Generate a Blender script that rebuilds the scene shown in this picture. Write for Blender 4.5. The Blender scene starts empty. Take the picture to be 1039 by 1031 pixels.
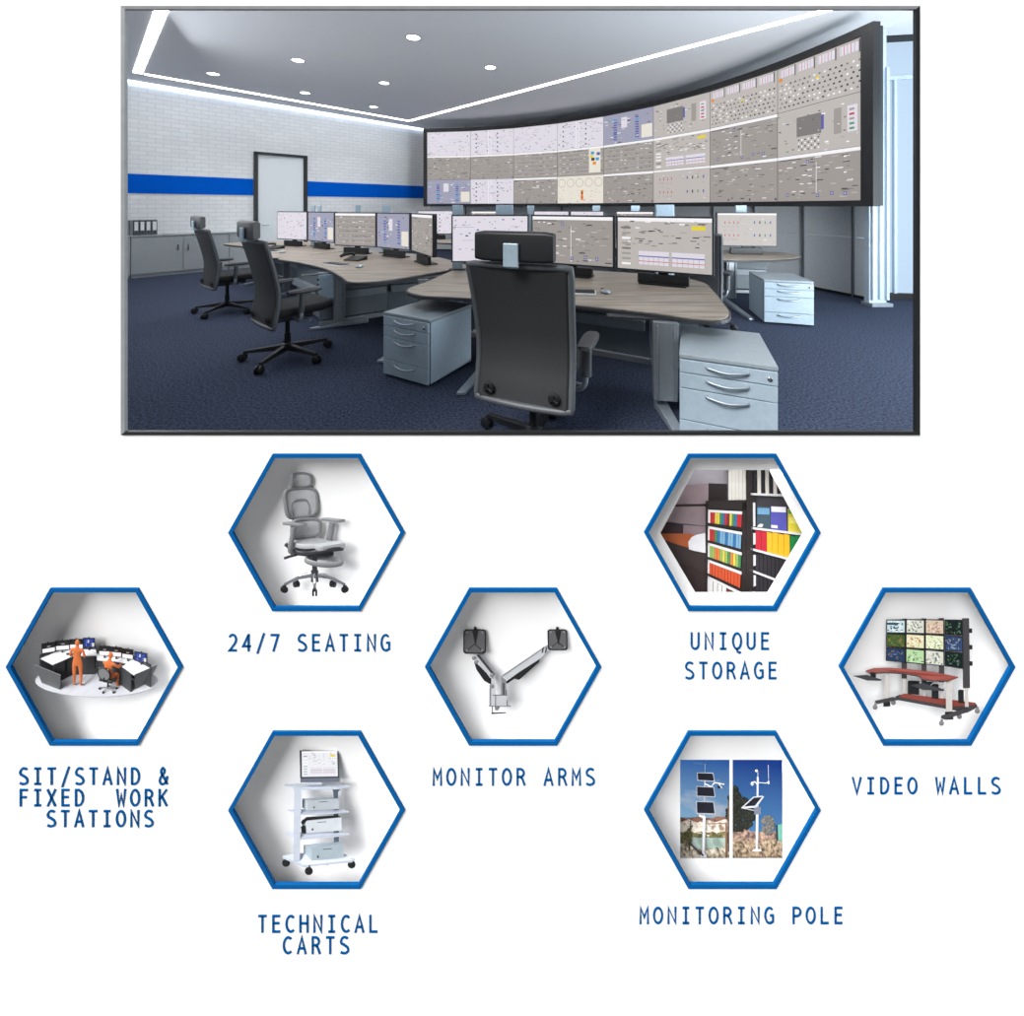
import bpy, bmesh, math, random
from mathutils import Vector, Matrix
from mathutils.geometry import tessellate_polygon
C = bpy.context.scene.collection
PI = math.pi
F, CX, CY, H0 = 408.0, 519.5, 209.5, 1.55      # focal length in pixels, principal point, eye height
D = 1.5                                        # distance of the white display wall
ND = 0.08                                     # depth of the hexagonal niches

# ------------------------------------------------------------------ materials
def lin(c):
    return tuple(((v/255)/12.92 if v/255 <= .04045 else ((v/255+.055)/1.055)**2.4) for v in c)
MATS = {}
def mat(name, rgb, rough=.5, metal=0., emit=0., var=.06, scale=30., bump=0., spec=.5, trans=0., alpha=1.):
    if name in MATS: return MATS[name]
    m = bpy.data.materials.new(name); m.use_nodes = True
    nt = m.node_tree; b = nt.nodes['Principled BSDF']
    c = lin(rgb)
    b.inputs['Roughness'].default_value = rough; b.inputs['Metallic'].default_value = metal
    b.inputs['Specular IOR Level'].default_value = spec
    b.inputs['Transmission Weight'].default_value = trans; b.inputs['Alpha'].default_value = alpha
    if emit > 0:
        b.inputs['Base Color'].default_value = (*[v*.15 for v in c], 1)
        b.inputs['Emission Color'].default_value = (*c, 1); b.inputs['Emission Strength'].default_value = emit
        b.inputs['Specular IOR Level'].default_value = .1
        m.cycles.emission_sampling = 'NONE' if emit < 1.5 else 'AUTO'
    else:
        tc = nt.nodes.new('ShaderNodeTexCoord'); n = nt.nodes.new('ShaderNodeTexNoise')
        n.inputs['Scale'].default_value = scale; n.inputs['Detail'].default_value = 3
        nt.links.new(tc.outputs['Object'], n.inputs['Vector'])
        r = nt.nodes.new('ShaderNodeValToRGB')
        r.color_ramp.elements[0].position = .3; r.color_ramp.elements[1].position = .7
        r.color_ramp.elements[0].color = (*[v*(1-var) for v in c], 1)
        r.color_ramp.elements[1].color = (*[min(1, v*(1+var)) for v in c], 1)
        nt.links.new(n.outputs['Fac'], r.inputs['Fac']); nt.links.new(r.outputs['Color'], b.inputs['Base Color'])
        if bump:
            bp = nt.nodes.new('ShaderNodeBump'); bp.inputs['Strength'].default_value = bump; bp.inputs['Distance'].default_value = .01
            nt.links.new(n.outputs['Fac'], bp.inputs['Height']); nt.links.new(bp.outputs['Normal'], b.inputs['Normal'])
    MATS[name] = m
    return m

def nodes_of(m):
    nt = m.node_tree; return nt, nt.nodes, nt.links, nt.nodes['Principled BSDF']
def carpet():
    m = bpy.data.materials.new('carpet'); m.use_nodes = True
    nt, N, L, b = nodes_of(m)
    tc = N.new('ShaderNodeTexCoord')
    n = N.new('ShaderNodeTexNoise'); n.inputs['Scale'].default_value = 55; n.inputs['Detail'].default_value = 4; n.inputs['Roughness'].default_value = .7
    r = N.new('ShaderNodeValToRGB'); e = r.color_ramp.elements
    e[0].position = .36; e[0].color = (*lin((26, 31, 42)), 1); e[1].position = .64; e[1].color = (*lin((76, 85, 108)), 1)
    L.new(tc.outputs['Object'], n.inputs['Vector']); L.new(n.outputs['Fac'], r.inputs['Fac']); L.new(r.outputs['Color'], b.inputs['Base Color'])
    bp = N.new('ShaderNodeBump'); bp.inputs['Strength'].default_value = .4; bp.inputs['Distance'].default_value = .01
    L.new(n.outputs['Fac'], bp.inputs['Height']); L.new(bp.outputs['Normal'], b.inputs['Normal'])
    b.inputs['Roughness'].default_value = .95; b.inputs['Specular IOR Level'].default_value = .15
    return m
def wood(name, c0, c1, ang, sc=1.):
    m = bpy.data.materials.new(name); m.use_nodes = True
    nt, N, L, b = nodes_of(m)
    tc = N.new('ShaderNodeTexCoord'); mp = N.new('ShaderNodeMapping')
    mp.inputs['Rotation'].default_value = (0, 0, ang); mp.inputs['Scale'].default_value = (1.1*sc, 13*sc, 6*sc)
    n = N.new('ShaderNodeTexNoise'); n.inputs['Scale'].default_value = 1.6; n.inputs['Detail'].default_value = 6; n.inputs['Distortion'].default_value = .5
    r = N.new('ShaderNodeValToRGB'); e = r.color_ramp.elements
    e[0].position = .32; e[0].color = (*lin(c0), 1); e[1].position = .66; e[1].color = (*lin(c1), 1)
    L.new(tc.outputs['Object'], mp.inputs['Vector']); L.new(mp.outputs['Vector'], n.inputs['Vector']); L.new(n.outputs['Fac'], r.inputs['Fac'])
    L.new(r.outputs['Color'], b.inputs['Base Color']); b.inputs['Roughness'].default_value = .42
    return m
def brick():
    m = bpy.data.materials.new('white_brick'); m.use_nodes = True
    nt, N, L, b = nodes_of(m)
    tc = N.new('ShaderNodeTexCoord'); s = N.new('ShaderNodeSeparateXYZ'); c = N.new('ShaderNodeCombineXYZ')
    L.new(tc.outputs['Object'], s.inputs[0]); L.new(s.outputs['X'], c.inputs['X']); L.new(s.outputs['Z'], c.inputs['Y'])
    k = N.new('ShaderNodeTexBrick'); k.inputs['Scale'].default_value = 2.2; k.inputs['Mortar Size'].default_value = .014
    k.inputs['Color1'].default_value = (*lin((238, 240, 241)), 1); k.inputs['Color2'].default_value = (*lin((232, 234, 235)), 1)
    k.inputs['Mortar'].default_value = (*lin((214, 217, 219)), 1); k.inputs['Brick Width'].default_value = .62; k.inputs['Row Height'].default_value = .22
    L.new(c.outputs[0], k.inputs['Vector']); L.new(k.outputs['Color'], b.inputs['Base Color'])
    bp = N.new('ShaderNodeBump'); bp.inputs['Strength'].default_value = .5; bp.inputs['Distance'].default_value = .02; bp.invert = True
    L.new(k.outputs['Fac'], bp.inputs['Height']); L.new(bp.outputs['Normal'], b.inputs['Normal'])
    b.inputs['Roughness'].default_value = .8
    return m
def glass():
    m = bpy.data.materials.new('clear_glass'); m.use_nodes = True
    nt, N, L, b = nodes_of(m)
    b.inputs['Transmission Weight'].default_value = 1; b.inputs['Roughness'].default_value = .02; b.inputs['IOR'].default_value = 1.05
    return m
def rock(name, c0, c1, c2, scale=40):
    m = bpy.data.materials.new(name); m.use_nodes = True
    nt, N, L, b = nodes_of(m)
    tc = N.new('ShaderNodeTexCoord'); n = N.new('ShaderNodeTexNoise'); n.inputs['Scale'].default_value = scale; n.inputs['Detail'].default_value = 6
    r = N.new('ShaderNodeValToRGB'); e = r.color_ramp.elements
    e[0].position = .35; e[0].color = (*lin(c0), 1); e[1].position = .65; e[1].color = (*lin(c2), 1)
    x = r.color_ramp.elements.new(.5); x.color = (*lin(c1), 1)
    L.new(tc.outputs['Object'], n.inputs['Vector']); L.new(n.outputs['Fac'], r.inputs['Fac']); L.new(r.outputs['Color'], b.inputs['Base Color'])
    b.inputs['Roughness'].default_value = .9
    return m
def sky_mat(name, top, bottom, z0, z1, cloud=False):
    m = bpy.data.materials.new(name); m.use_nodes = True
    nt, N, L, b = nodes_of(m)
    tc = N.new('ShaderNodeTexCoord'); s = N.new('ShaderNodeSeparateXYZ'); mr = N.new('ShaderNodeMapRange')
    mr.inputs['From Min'].default_value = z0; mr.inputs['From Max'].default_value = z1
    r = N.new('ShaderNodeValToRGB'); e = r.color_ramp.elements
    e[0].color = (*lin(bottom), 1); e[1].color = (*lin(top), 1)
    L.new(tc.outputs['Object'], s.inputs[0]); L.new(s.outputs['Z'], mr.inputs['Value']); L.new(mr.outputs['Result'], r.inputs['Fac'])
    out = r.outputs['Color']
    if cloud:
        mp = N.new('ShaderNodeMapping'); mp.inputs['Scale'].default_value = (1, 1, 2.6)
        n = N.new('ShaderNodeTexNoise'); n.inputs['Scale'].default_value = 7; n.inputs['Detail'].default_value = 5
        cr = N.new('ShaderNodeValToRGB'); cr.color_ramp.elements[0].position = .54; cr.color_ramp.elements[1].position = .72
        mx = N.new('ShaderNodeMixRGB'); mx.inputs['Color2'].default_value = (*lin((190, 205, 225)), 1)
        L.new(tc.outputs['Object'], mp.inputs['Vector']); L.new(mp.outputs['Vector'], n.inputs['Vector']); L.new(n.outputs['Fac'], cr.inputs['Fac'])
        L.new(cr.outputs['Color'], mx.inputs['Fac']); L.new(out, mx.inputs['Color1']); out = mx.outputs['Color']
    L.new(out, b.inputs['Emission Color']); b.inputs['Emission Strength'].default_value = .75
    L.new(out, b.inputs['Base Color']); b.inputs['Base Color'].default_value = (0, 0, 0, 1)
    for l in list(L):
        if l.to_socket == b.inputs['Base Color']: L.remove(l)
    b.inputs['Base Color'].default_value = (.01, .01, .01, 1); b.inputs['Specular IOR Level'].default_value = 0
    m.cycles.emission_sampling = 'NONE'
    return m

WHITE = mat('white_paint', (244, 244, 244), .9, var=.003, spec=0)
BLUE = mat('blue_enamel', (0, 88, 152), .6, var=.02, spec=.1)
LETTER = mat('blue_lettering', (0, 82, 142), .7, var=.02, spec=.05)
CEIL = mat('ceiling_paint', (226, 228, 232), .9, var=.01, spec=.1)
BRICK = brick(); CARPET = carpet(); GLASS = glass()
STRIPE = mat('blue_wall_paint', (0, 92, 204), .9, var=.02, spec=.05)
BLACK = mat('black_plastic', (22, 23, 25), .45)
DARK = mat('dark_grey_plastic', (46, 48, 52), .5)
SHELL = mat('charcoal_back_fabric', (46, 47, 49), .6, bump=.15, scale=300)
SEATF = mat('black_seat_fabric', (24, 24, 26), .85, bump=.2, scale=400)
RIM = mat('grey_chair_rim', (78, 82, 86), .45)
SILVER = mat('silver_metal', (168, 178, 186), .35, metal=.55)
CHROME = mat('chrome_metal', (200, 204, 210), .2, metal=.9)
PALE = mat('pale_bracket', (170, 190, 204), .4, metal=.3)
PED = mat('pale_blue_grey_lacquer', (166, 183, 195), .4)
PEDTOP = mat('blue_grey_lacquer_top', (150, 160, 166), .35)
CABG = mat('cabinet_grey_green', (166, 172, 174), .5)
PANEL = mat('modesty_panel_grey', (104, 114, 120), .5)
WPANEL = mat('grey_wall_panel', (205, 208, 210), .55)
DESK = wood('grey_oak_laminate', (124, 112, 100), (178, 166, 150), .35)
EDGE = mat('dark_desk_edge', (50, 52, 56), .5)
LEGM = mat('brushed_leg_metal', (142, 148, 152), .38, metal=.5)
SKIRT = mat('black_skirting', (16, 17, 20), .6)
STRIP = mat('light_strip_glow', (255, 255, 255), emit=10)
COVE = mat('cool_cove_glow', (214, 230, 255), emit=5)
SPOT = mat('downlight_glow', (255, 255, 255), emit=8)
WIN = mat('daylight_glow', (190, 212, 234), emit=.9)
FRW = mat('white_window_frame', (186, 200, 212), .5)

E = .93
SC = [mat('screen_lilac', (222, 217, 226), emit=E), mat('screen_grey', (160, 154, 150), emit=E), mat('screen_cream', (230, 224, 212), emit=E),
      mat('screen_ink_dark', (66, 64, 72), emit=E), mat('screen_ink_white', (246, 244, 246), emit=E), mat('screen_ink_blue', (96, 98, 168), emit=E),
      mat('screen_ink_red', (196, 72, 70), emit=E), mat('screen_ink_yellow', (228, 208, 70), emit=E), mat('screen_ink_green', (92, 150, 110), emit=E),
      mat('screen_ink_orange', (232, 140, 40), emit=E), mat('screen_ink_cyan', (70, 160, 206), emit=E), mat('screen_mid_grey', (128, 124, 122), emit=E),
      mat('screen_blue_grey', (160, 160, 180), emit=E), mat('screen_light_grey', (190, 184, 180), emit=E)]
LIL, GRY, CRM, INK, WHT, BLU, RED, YEL, GRN, ORG, CYN, MID, BGR, LGR = range(14)

# ------------------------------------------------------------------ mesh helpers
def cat(pts, n=6, closed=False):
    P = [Vector(p) for p in pts]; out = []; m = len(P)
    for i in range(m if closed else m-1):
        if closed: a, b, c, d = P[(i-1) % m], P[i], P[(i+1) % m], P[(i+2) % m]
        else: a, b, c, d = P[max(i-1, 0)], P[i], P[i+1], P[min(i+2, m-1)]
        for j in range(n):
            t = j/n
            out.append(.5*((2*b)+(c-a)*t+(2*a-5*b+4*c-d)*t*t+(3*b-a-3*c+d)*t**3))
    if not closed: out.append(P[-1])
    return out

class MB:
    def __init__(s, T=None):
        s.v = []; s.f = []; s.mi = []; s.T = T.to_4x4() if T is not None else Matrix.Identity(4)
    def add(s, vs, fs, m=0, M=None):
        b = len(s.v)
        for v in vs:
            v = Vector(v)
            if M is not None: v = M @ v
            s.v.append(s.T @ v)
        for f in fs: s.f.append(tuple(b+i for i in f)); s.mi.append(m)
        return s
    def box(s, c, d, rz=0, m=0, M=None, taper=1.):
        x, y, z = d[0]/2, d[1]/2, d[2]/2
        vs = [(-x*taper, -y*taper, -z), (x*taper, -y*taper, -z), (x*taper, y*taper, -z), (-x*taper, y*taper, -z), (-x, -y, z), (x, -y, z), (x, y, z), (-x, y, z)]
        R = Matrix.Translation(c) @ Matrix.Rotation(rz, 4, 'Z')
        if M is not None: R = M @ R
        return s.add(vs, [(0, 3, 2, 1), (4, 5, 6, 7), (0, 1, 5, 4), (1, 2, 6, 5), (2, 3, 7, 6), (3, 0, 4, 7)], m, R)
    def hexa(s, fr, bk, m=0, ms=None):          # front four corners (counter-clockwise) and back four
        s.add(list(fr)+list(bk), [(0, 1, 2, 3)], m)
        b = len(s.v)-8
        for f in [(7, 6, 5, 4), (4, 5, 1, 0), (5, 6, 2, 1), (6, 7, 3, 2), (7, 4, 0, 3)]:
            s.f.append(tuple(b+i for i in f)); s.mi.append(m if ms is None else ms)
        return s
    def prism(s, poly, z0, z1, m=0, ms=None, mb=None):
        n = len(poly)
        vs = [(p[0], p[1], z0) for p in poly]+[(p[0], p[1], z1) for p in poly]
        area = sum(poly[i][0]*poly[(i+1) % n][1]-poly[(i+1) % n][0]*poly[i][1] for i in range(n))
        b = len(s.v); s.add(vs, [])
        top = tuple(range(b+n, b+2*n)); bot = tuple(range(b+n-1, b-1, -1))
        if area < 0: top, bot = top[::-1], bot[::-1]
        s.f.append(top); s.mi.append(m); s.f.append(bot); s.mi.append(m if mb is None else mb)
        for i in range(n):
            j = (i+1) % n; q = (b+i, b+j, b+n+j, b+n+i)
            s.f.append(q if area > 0 else q[::-1]); s.mi.append(m if ms is None else ms)
        return s
    def tube(s, path, r, seg=8, m=0, cap=True, flat=1., closed=False):
        P = [Vector(p) for p in path]; n = len(P)
        rr = r if isinstance(r, (list, tuple)) else [r]*n
        vs = []; prev = None
        for i in range(n):
            if closed: t = P[(i+1) % n]-P[i-1]
            else: t = P[min(i+1, n-1)]-P[max(i-1, 0)]
            t.normalize()
            if prev is None:
                up = Vector((0, 0, 1)) if abs(t.z) < .9 else Vector((1, 0, 0))
                u = t.cross(up).normalized()
            else:
                u = (prev-t*prev.dot(t))
                if u.length < 1e-5: u = t.orthogonal()
                u.normalize()
            w = t.cross(u); prev = u
            for k in range(seg):
                a = 2*PI*k/seg; vs.append(P[i]+u*math.cos(a)*rr[i]+w*math.sin(a)*rr[i]*flat)
        fs = []
        for i in range(n if closed else n-1):
            i2 = (i+1) % n
            for k in range(seg):
                k2 = (k+1) % seg; fs.append((i*seg+k2, i*seg+k, i2*seg+k, i2*seg+k2))
        if cap and not closed: fs.append(tuple(range(seg))); fs.append(tuple(range((n-1)*seg, n*seg))[::-1])
        return s.add(vs, fs, m)
    def lathe(s, prof, c=(0, 0, 0), seg=20, m=0, M=None):
        vs = []; n = len(prof)
        for (r, z) in prof:
            for k in range(seg):
                a = 2*PI*k/seg; vs.append((r*math.cos(a), r*math.sin(a), z))
        fs = [(i*seg+k, i*seg+(k+1) % seg, (i+1)*seg+(k+1) % seg, (i+1)*seg+k) for i in range(n-1) for k in range(seg)]
        fs.append(tuple(range(seg))[::-1]); fs.append(tuple(range((n-1)*seg, n*seg)))
        return s.add(vs, fs, m, Matrix.Translation(c) @ (M if M is not None else Matrix.Identity(4)))
    def disc(s, c, axis, r, th, seg=18, m=0):
        a = Vector(axis).normalized(); M = a.to_track_quat('Z', 'Y').to_matrix().to_4x4()
        return s.lathe([(r*.8, -th/2), (r, -th*.3), (r, th*.3), (r*.8, th/2)], c, seg, m, M)
    def loft(s, rings, m=0, caps=True):
        n = len(rings[0]); vs = [p for r in rings for p in r]
        fs = [(i*n+k, i*n+(k+1) % n, (i+1)*n+(k+1) % n, (i+1)*n+k) for i in range(len(rings)-1) for k in range(n)]
        if caps: fs.append(tuple(range(n))[::-1]); fs.append(tuple(range((len(rings)-1)*n, len(rings)*n)))
        return s.add(vs, fs, m)
    def ball(s, c, r, m=0, seg=12, rings=8):
        rx, ry, rz = r if isinstance(r, (tuple, list)) else (r, r, r)
        vs = []; fs = []
        for i in range(rings+1):
            th = -PI/2+PI*i/rings*.998+.001
            for k in range(seg):
                a = 2*PI*k/seg; vs.append((c[0]+rx*math.cos(th)*math.cos(a), c[1]+ry*math.cos(th)*math.sin(a), c[2]+rz*math.sin(th)))
        fs = [(i*seg+k, i*seg+(k+1) % seg, (i+1)*seg+(k+1) % seg, (i+1)*seg+k) for i in range(rings) for k in range(seg)]
        return s.add(vs, fs, m)
    def quad(s, a, b, c, d, m=0): return s.add([a, b, c, d], [(0, 1, 2, 3)], m)
    def ribbon(s, pts, hw, y0, y1, closed=False, m=0):   # flat stroke in the x-z plane with thickness along y
        P = [Vector((p[0], p[1])) for p in pts]; n = len(P); L = []; R = []
        for i in range(n):
            if closed: a, b = P[i]-P[i-1], P[(i+1) % n]-P[i]
            else: a = P[i]-P[i-1] if i else P[1]-P[0]; b = P[i+1]-P[i] if i < n-1 else P[-1]-P[-2]
            a.normalize(); b.normalize(); na, nb = Vector((-a.y, a.x)), Vector((-b.y, b.x))
            q = (na+nb)
            if q.length < .3: q = na.copy()
            q.normalize(); q *= hw/max(.45, q.dot(na)); L.append(P[i]+q); R.append(P[i]-q)
        vs = []
        for i in range(n): vs += [(L[i].x, y0, L[i].y), (R[i].x, y0, R[i].y), (R[i].x, y1, R[i].y), (L[i].x, y1, L[i].y)]
        fs = []
        for i in range(n if closed else n-1):
            a, b = i*4, ((i+1) % n)*4
            for k in range(4): k2 = (k+1) % 4; fs.append((a+k, a+k2, b+k2, b+k))
        if not closed: fs += [(3, 2, 1, 0), tuple((n-1)*4+k for k in range(4))]
        return s.add(vs, fs, m)
    def build(s, name, mats, parent=None, smooth=None, bevel=0, loc=None):
        me = bpy.data.meshes.new(name); me.from_pydata([tuple(v) for v in s.v], [], s.f)
        mats = mats if isinstance(mats, (list, tuple)) else [mats]
        for m in mats: me.materials.append(m)
        me.polygons.foreach_set('material_index', s.mi)
        bm = bmesh.new(); bm.from_mesh(me); bmesh.ops.recalc_face_normals(bm, faces=bm.faces) if s.fix else None
        bm.to_mesh(me); bm.free()
        if smooth:
            me.polygons.foreach_set('use_smooth', [True]*len(me.polygons)); me.set_sharp_from_angle(angle=math.radians(smooth))
        o = bpy.data.objects.new(name, me); C.objects.link(o)
        if parent is not None: o.parent = parent
        if loc is not None: o.location = loc
        if bevel:
            b = o.modifiers.new('bevel', 'BEVEL'); b.width = bevel; b.segments = 2; b.limit_method = 'ANGLE'; b.angle_limit = .7
        return o
    fix = True

def tag(o, label=None, cat=None, group=None, kind=None):
    if label: o['label'] = label
    if cat: o['category'] = cat
    if group: o['group'] = group
    if kind: o['kind'] = kind
    return o
def thing(name, label, cat, loc=(0, 0, 0), rz=0, group=None):
    o = bpy.data.objects.new(name, None); C.objects.link(o); o.empty_display_size = .1
    o.location = loc; o.rotation_euler = (0, 0, rz)
    return tag(o, label, cat, group)
def dup(root, loc, rz, label, group=None):
    r = root.copy(); C.objects.link(r); r.location = loc; r.rotation_euler = (0, 0, rz); r['label'] = label
    if group: r['group'] = group
    for ch in list(root.children):
        c = ch.copy(); C.objects.link(c); c.parent = r
        for g in list(ch.children):
            d = g.copy(); C.objects.link(d); d.parent = c
    return r
def W3(x, y, Y): return Vector(((x-CX)/F*Y, Y, H0+(CY-y)/F*Y))
def floor_pt(x, y): Y = H0*F/(y-CY); return Vector(((x-CX)/F*Y, Y))
A_ = Vector((.687, .727)).normalized(); B_ = Vector((-A_.y, A_.x))
def st(s, t): return A_*s+B_*t

# ------------------------------------------------------------------ camera, world, key light
cam = bpy.data.cameras.new('camera'); co = bpy.data.objects.new('camera', cam); C.objects.link(co)
co.location = (0, 0, H0); co.rotation_euler = (PI/2, 0, 0)
cam.sensor_fit = 'HORIZONTAL'; cam.sensor_width = 36; cam.lens = 36*F/1039
cam.shift_y = -(515.5-CY)/1039; cam.shift_x = 0; cam.clip_start = .05; cam.clip_end = 200
sc = bpy.context.scene; sc.camera = co
sc.view_settings.view_transform = 'Standard'; sc.view_settings.look = 'None'; sc.view_settings.gamma = 1
sc.view_settings.exposure = 0; sc.view_settings.use_curve_mapping = False
w = bpy.data.worlds.new('world'); sc.world = w; w.use_nodes = True
w.node_tree.nodes['Background'].inputs[0].default_value = (1, 1, 1, 1)
w.node_tree.nodes['Background'].inputs[1].default_value = .26
sc.cycles.max_bounces = 8; sc.cycles.diffuse_bounces = 5; sc.cycles.sample_clamp_indirect = 4
def light(name, kind, loc, energy, color=(1, 1, 1), rot=None, to=None, **kw):
    l = bpy.data.lights.new(name, kind); l.energy = energy; l.color = color
    for k, v in kw.items(): setattr(l, k, v)
    o = bpy.data.objects.new(name, l); C.objects.link(o); o.location = loc
    if to is not None: o.rotation_euler = (Vector(to)-Vector(loc)).to_track_quat('-Z', 'Y').to_euler()
    if rot is not None: o.rotation_euler = rot
    return o
light('gallery_sun', 'SUN', (-3, -1, 5), 6.1, to=Vector((-3, -1, 5))+Vector((.50, .47, -.73)), angle=math.radians(36))

# ------------------------------------------------------------------ the white display wall
def bp(x, y, Y=D): return (W3(x, y, Y).x, W3(x, y, Y).z)
HEX = dict(seating=(232.3, 411, 460.1, 619), storage=(653.2, 831.9, 460.1, 619), stations=(7.3, 186, 596, 755),
           arms=(431.4, 609.7, 596, 755), walls=(850.5, 1028.8, 596, 755), carts=(232.3, 411, 741, 900), pole=(653.2, 831.9, 741, 900))
def hexpts(l, r, t, b, ins=0.):
    k = ins/.866; cy = (t+b)/2; dx = 44.8
    return [(l+k, cy), (l+dx+ins*.58, b-ins), (r-dx-ins*.58, b-ins), (r-k, cy), (r-dx-ins*.58, t+ins), (l+dx+ins*.58, t+ins)]
def holed(mb, outer, holes, Y, m=0):
    loops = [[Vector((x, z, 0)) for x, z in outer]]+[[Vector((x, z, 0)) for x, z in h] for h in holes]
    tri = tessellate_polygon(loops); vs = [(v.x, Y, v.y) for l in loops for v in l]
    mb.add(vs, [tuple(t) for t in tri], m)
OPEN = (126, 930, 8.5, 439)
mb = MB(); mb.fix = False
rect = [bp(OPEN[0], OPEN[3]), bp(OPEN[1], OPEN[3]), bp(OPEN[1], OPEN[2]), bp(OPEN[0], OPEN[2])]
hx = {k: [bp(*p) for p in hexpts(*v, ins=3)] for k, v in HEX.items()}
holed(mb, [(-9, -5), (9, -5), (9, 7), (-9, 7)], [rect]+list(hx.values()), D)
DB = D+ND
def pb(x, y): return bp(x, y, DB)
z2 = lambda x, y: (645+x*.18287, 455+y*.18287)
HEXIN = [z2(*p) for p in [(137, 470), (330, 797), (730, 797), (925, 470), (742, 120), (325, 120)]]
z7 = lambda x, y: (645+x*.18287, 735+y*.18287)
R7 = [[z7(*p) for p in q] for q in ([(247, 743), (520, 743), (520, 197), (247, 197)], [(538, 743), (814, 743), (814, 197), (538, 197)])]
for k, h in hx.items():
    inner = []
    if k == 'storage': inner = [[pb(*p) for p in HEXIN]]
    if k == 'pole': inner = [[pb(*p) for p in q] for q in R7]
    hb = [pb(*p) for p in hexpts(*HEX[k], ins=2)]            # splayed sides: the back plate is set lower than the mouth
    holed(mb, hb, inner, DB)
    n = len(h)
    for i in range(n):
        a, b, a2, b2 = h[i], h[(i+1) % n], hb[i], hb[(i+1) % n]
        mb.add([(a[0], D, a[1]), (b[0], D, b[1]), (b2[0], DB, b2[1]), (a2[0], DB, a2[1])], [(0, 1, 2, 3)])
wf = mb.build('wall_front', WHITE); tag(wf, kind='structure')
wf['label'] = 'white display wall with a wide opening and seven hexagonal niches'
NAMES = dict(seating='mesh office chair model', storage='bookshelf scene', stations='curved console model', arms='twin monitor arm model',
             walls='wheeled video wall desk model', carts='equipment cart model', pole='two solar pole scenes')
for k, v in HEX.items():
    o = hexpts(*v, ins=0); i = hexpts(*v, ins=4)
    c = bp((v[0]+v[1])/2, (v[2]+v[3])/2)
    mb = MB(); P = [Vector((bp(*a)[0]-c[0], 0, bp(*a)[1]-c[1])) for a in o]; Q = [Vector((bp(*a)[0]-c[0], 0, bp(*a)[1]-c[1])) for a in i]
    vs = []
    for a, b in zip(P, Q):
        vs += [a+Vector((0, -.005, 0)), b+Vector((0, -.005, 0)), b+Vector((0, .003, 0)), a+Vector((0, .003, 0))]
    fs = []
    for j in range(6):
        a, b = j*4, ((j+1) % 6)*4
        for q in range(4): q2 = (q+1) % 4; fs.append((a+q, a+q2, b+q2, b+q))
    mb.add(vs, fs)
    fr = mb.build('hexagon_frame', BLUE, loc=(c[0], D, c[1]))
    tag(fr, 'blue hexagonal frame on the white wall around the '+NAMES[k], 'frame', 'blue hexagonal frames')

# picture opening frame: four metal rails
fc = bp(528, 223); root = thing('opening_frame', 'thin metal frame around the wide opening onto the control room', 'frame', (fc[0], D, fc[1]))
o4 = [bp(123.5, 441), bp(932.5, 441), bp(932.5, 6.5), bp(123.5, 6.5)]; i4 = [bp(127, 438), bp(929, 438), bp(929, 9.5), bp(127, 9.5)]
FG = mat('frame_metal_bevel_lit', (150, 152, 154), .5); FB = mat('frame_metal_bevel_shaded', (24, 25, 27), .4)  # bevel light and shade put into the rail colours: top and left lit
for j, (nm, m_) in enumerate([('bottom_rail', FB), ('side_rail', FB), ('top_rail', FG), ('side_rail', FG)]):
    a, b, c_, d = o4[j], o4[(j+1) % 4], i4[(j+1) % 4], i4[j]
    mb = MB(); f = lambda p, y: (p[0]-fc[0], y, p[1]-fc[1])
    mb.hexa([f(a, -.004), f(b, -.004), f(c_, -.002), f(d, -.002)], [f(a, .010), f(b, .010), f(c_, .010), f(d, .010)])
    mb.build(nm, m_, root)

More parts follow.
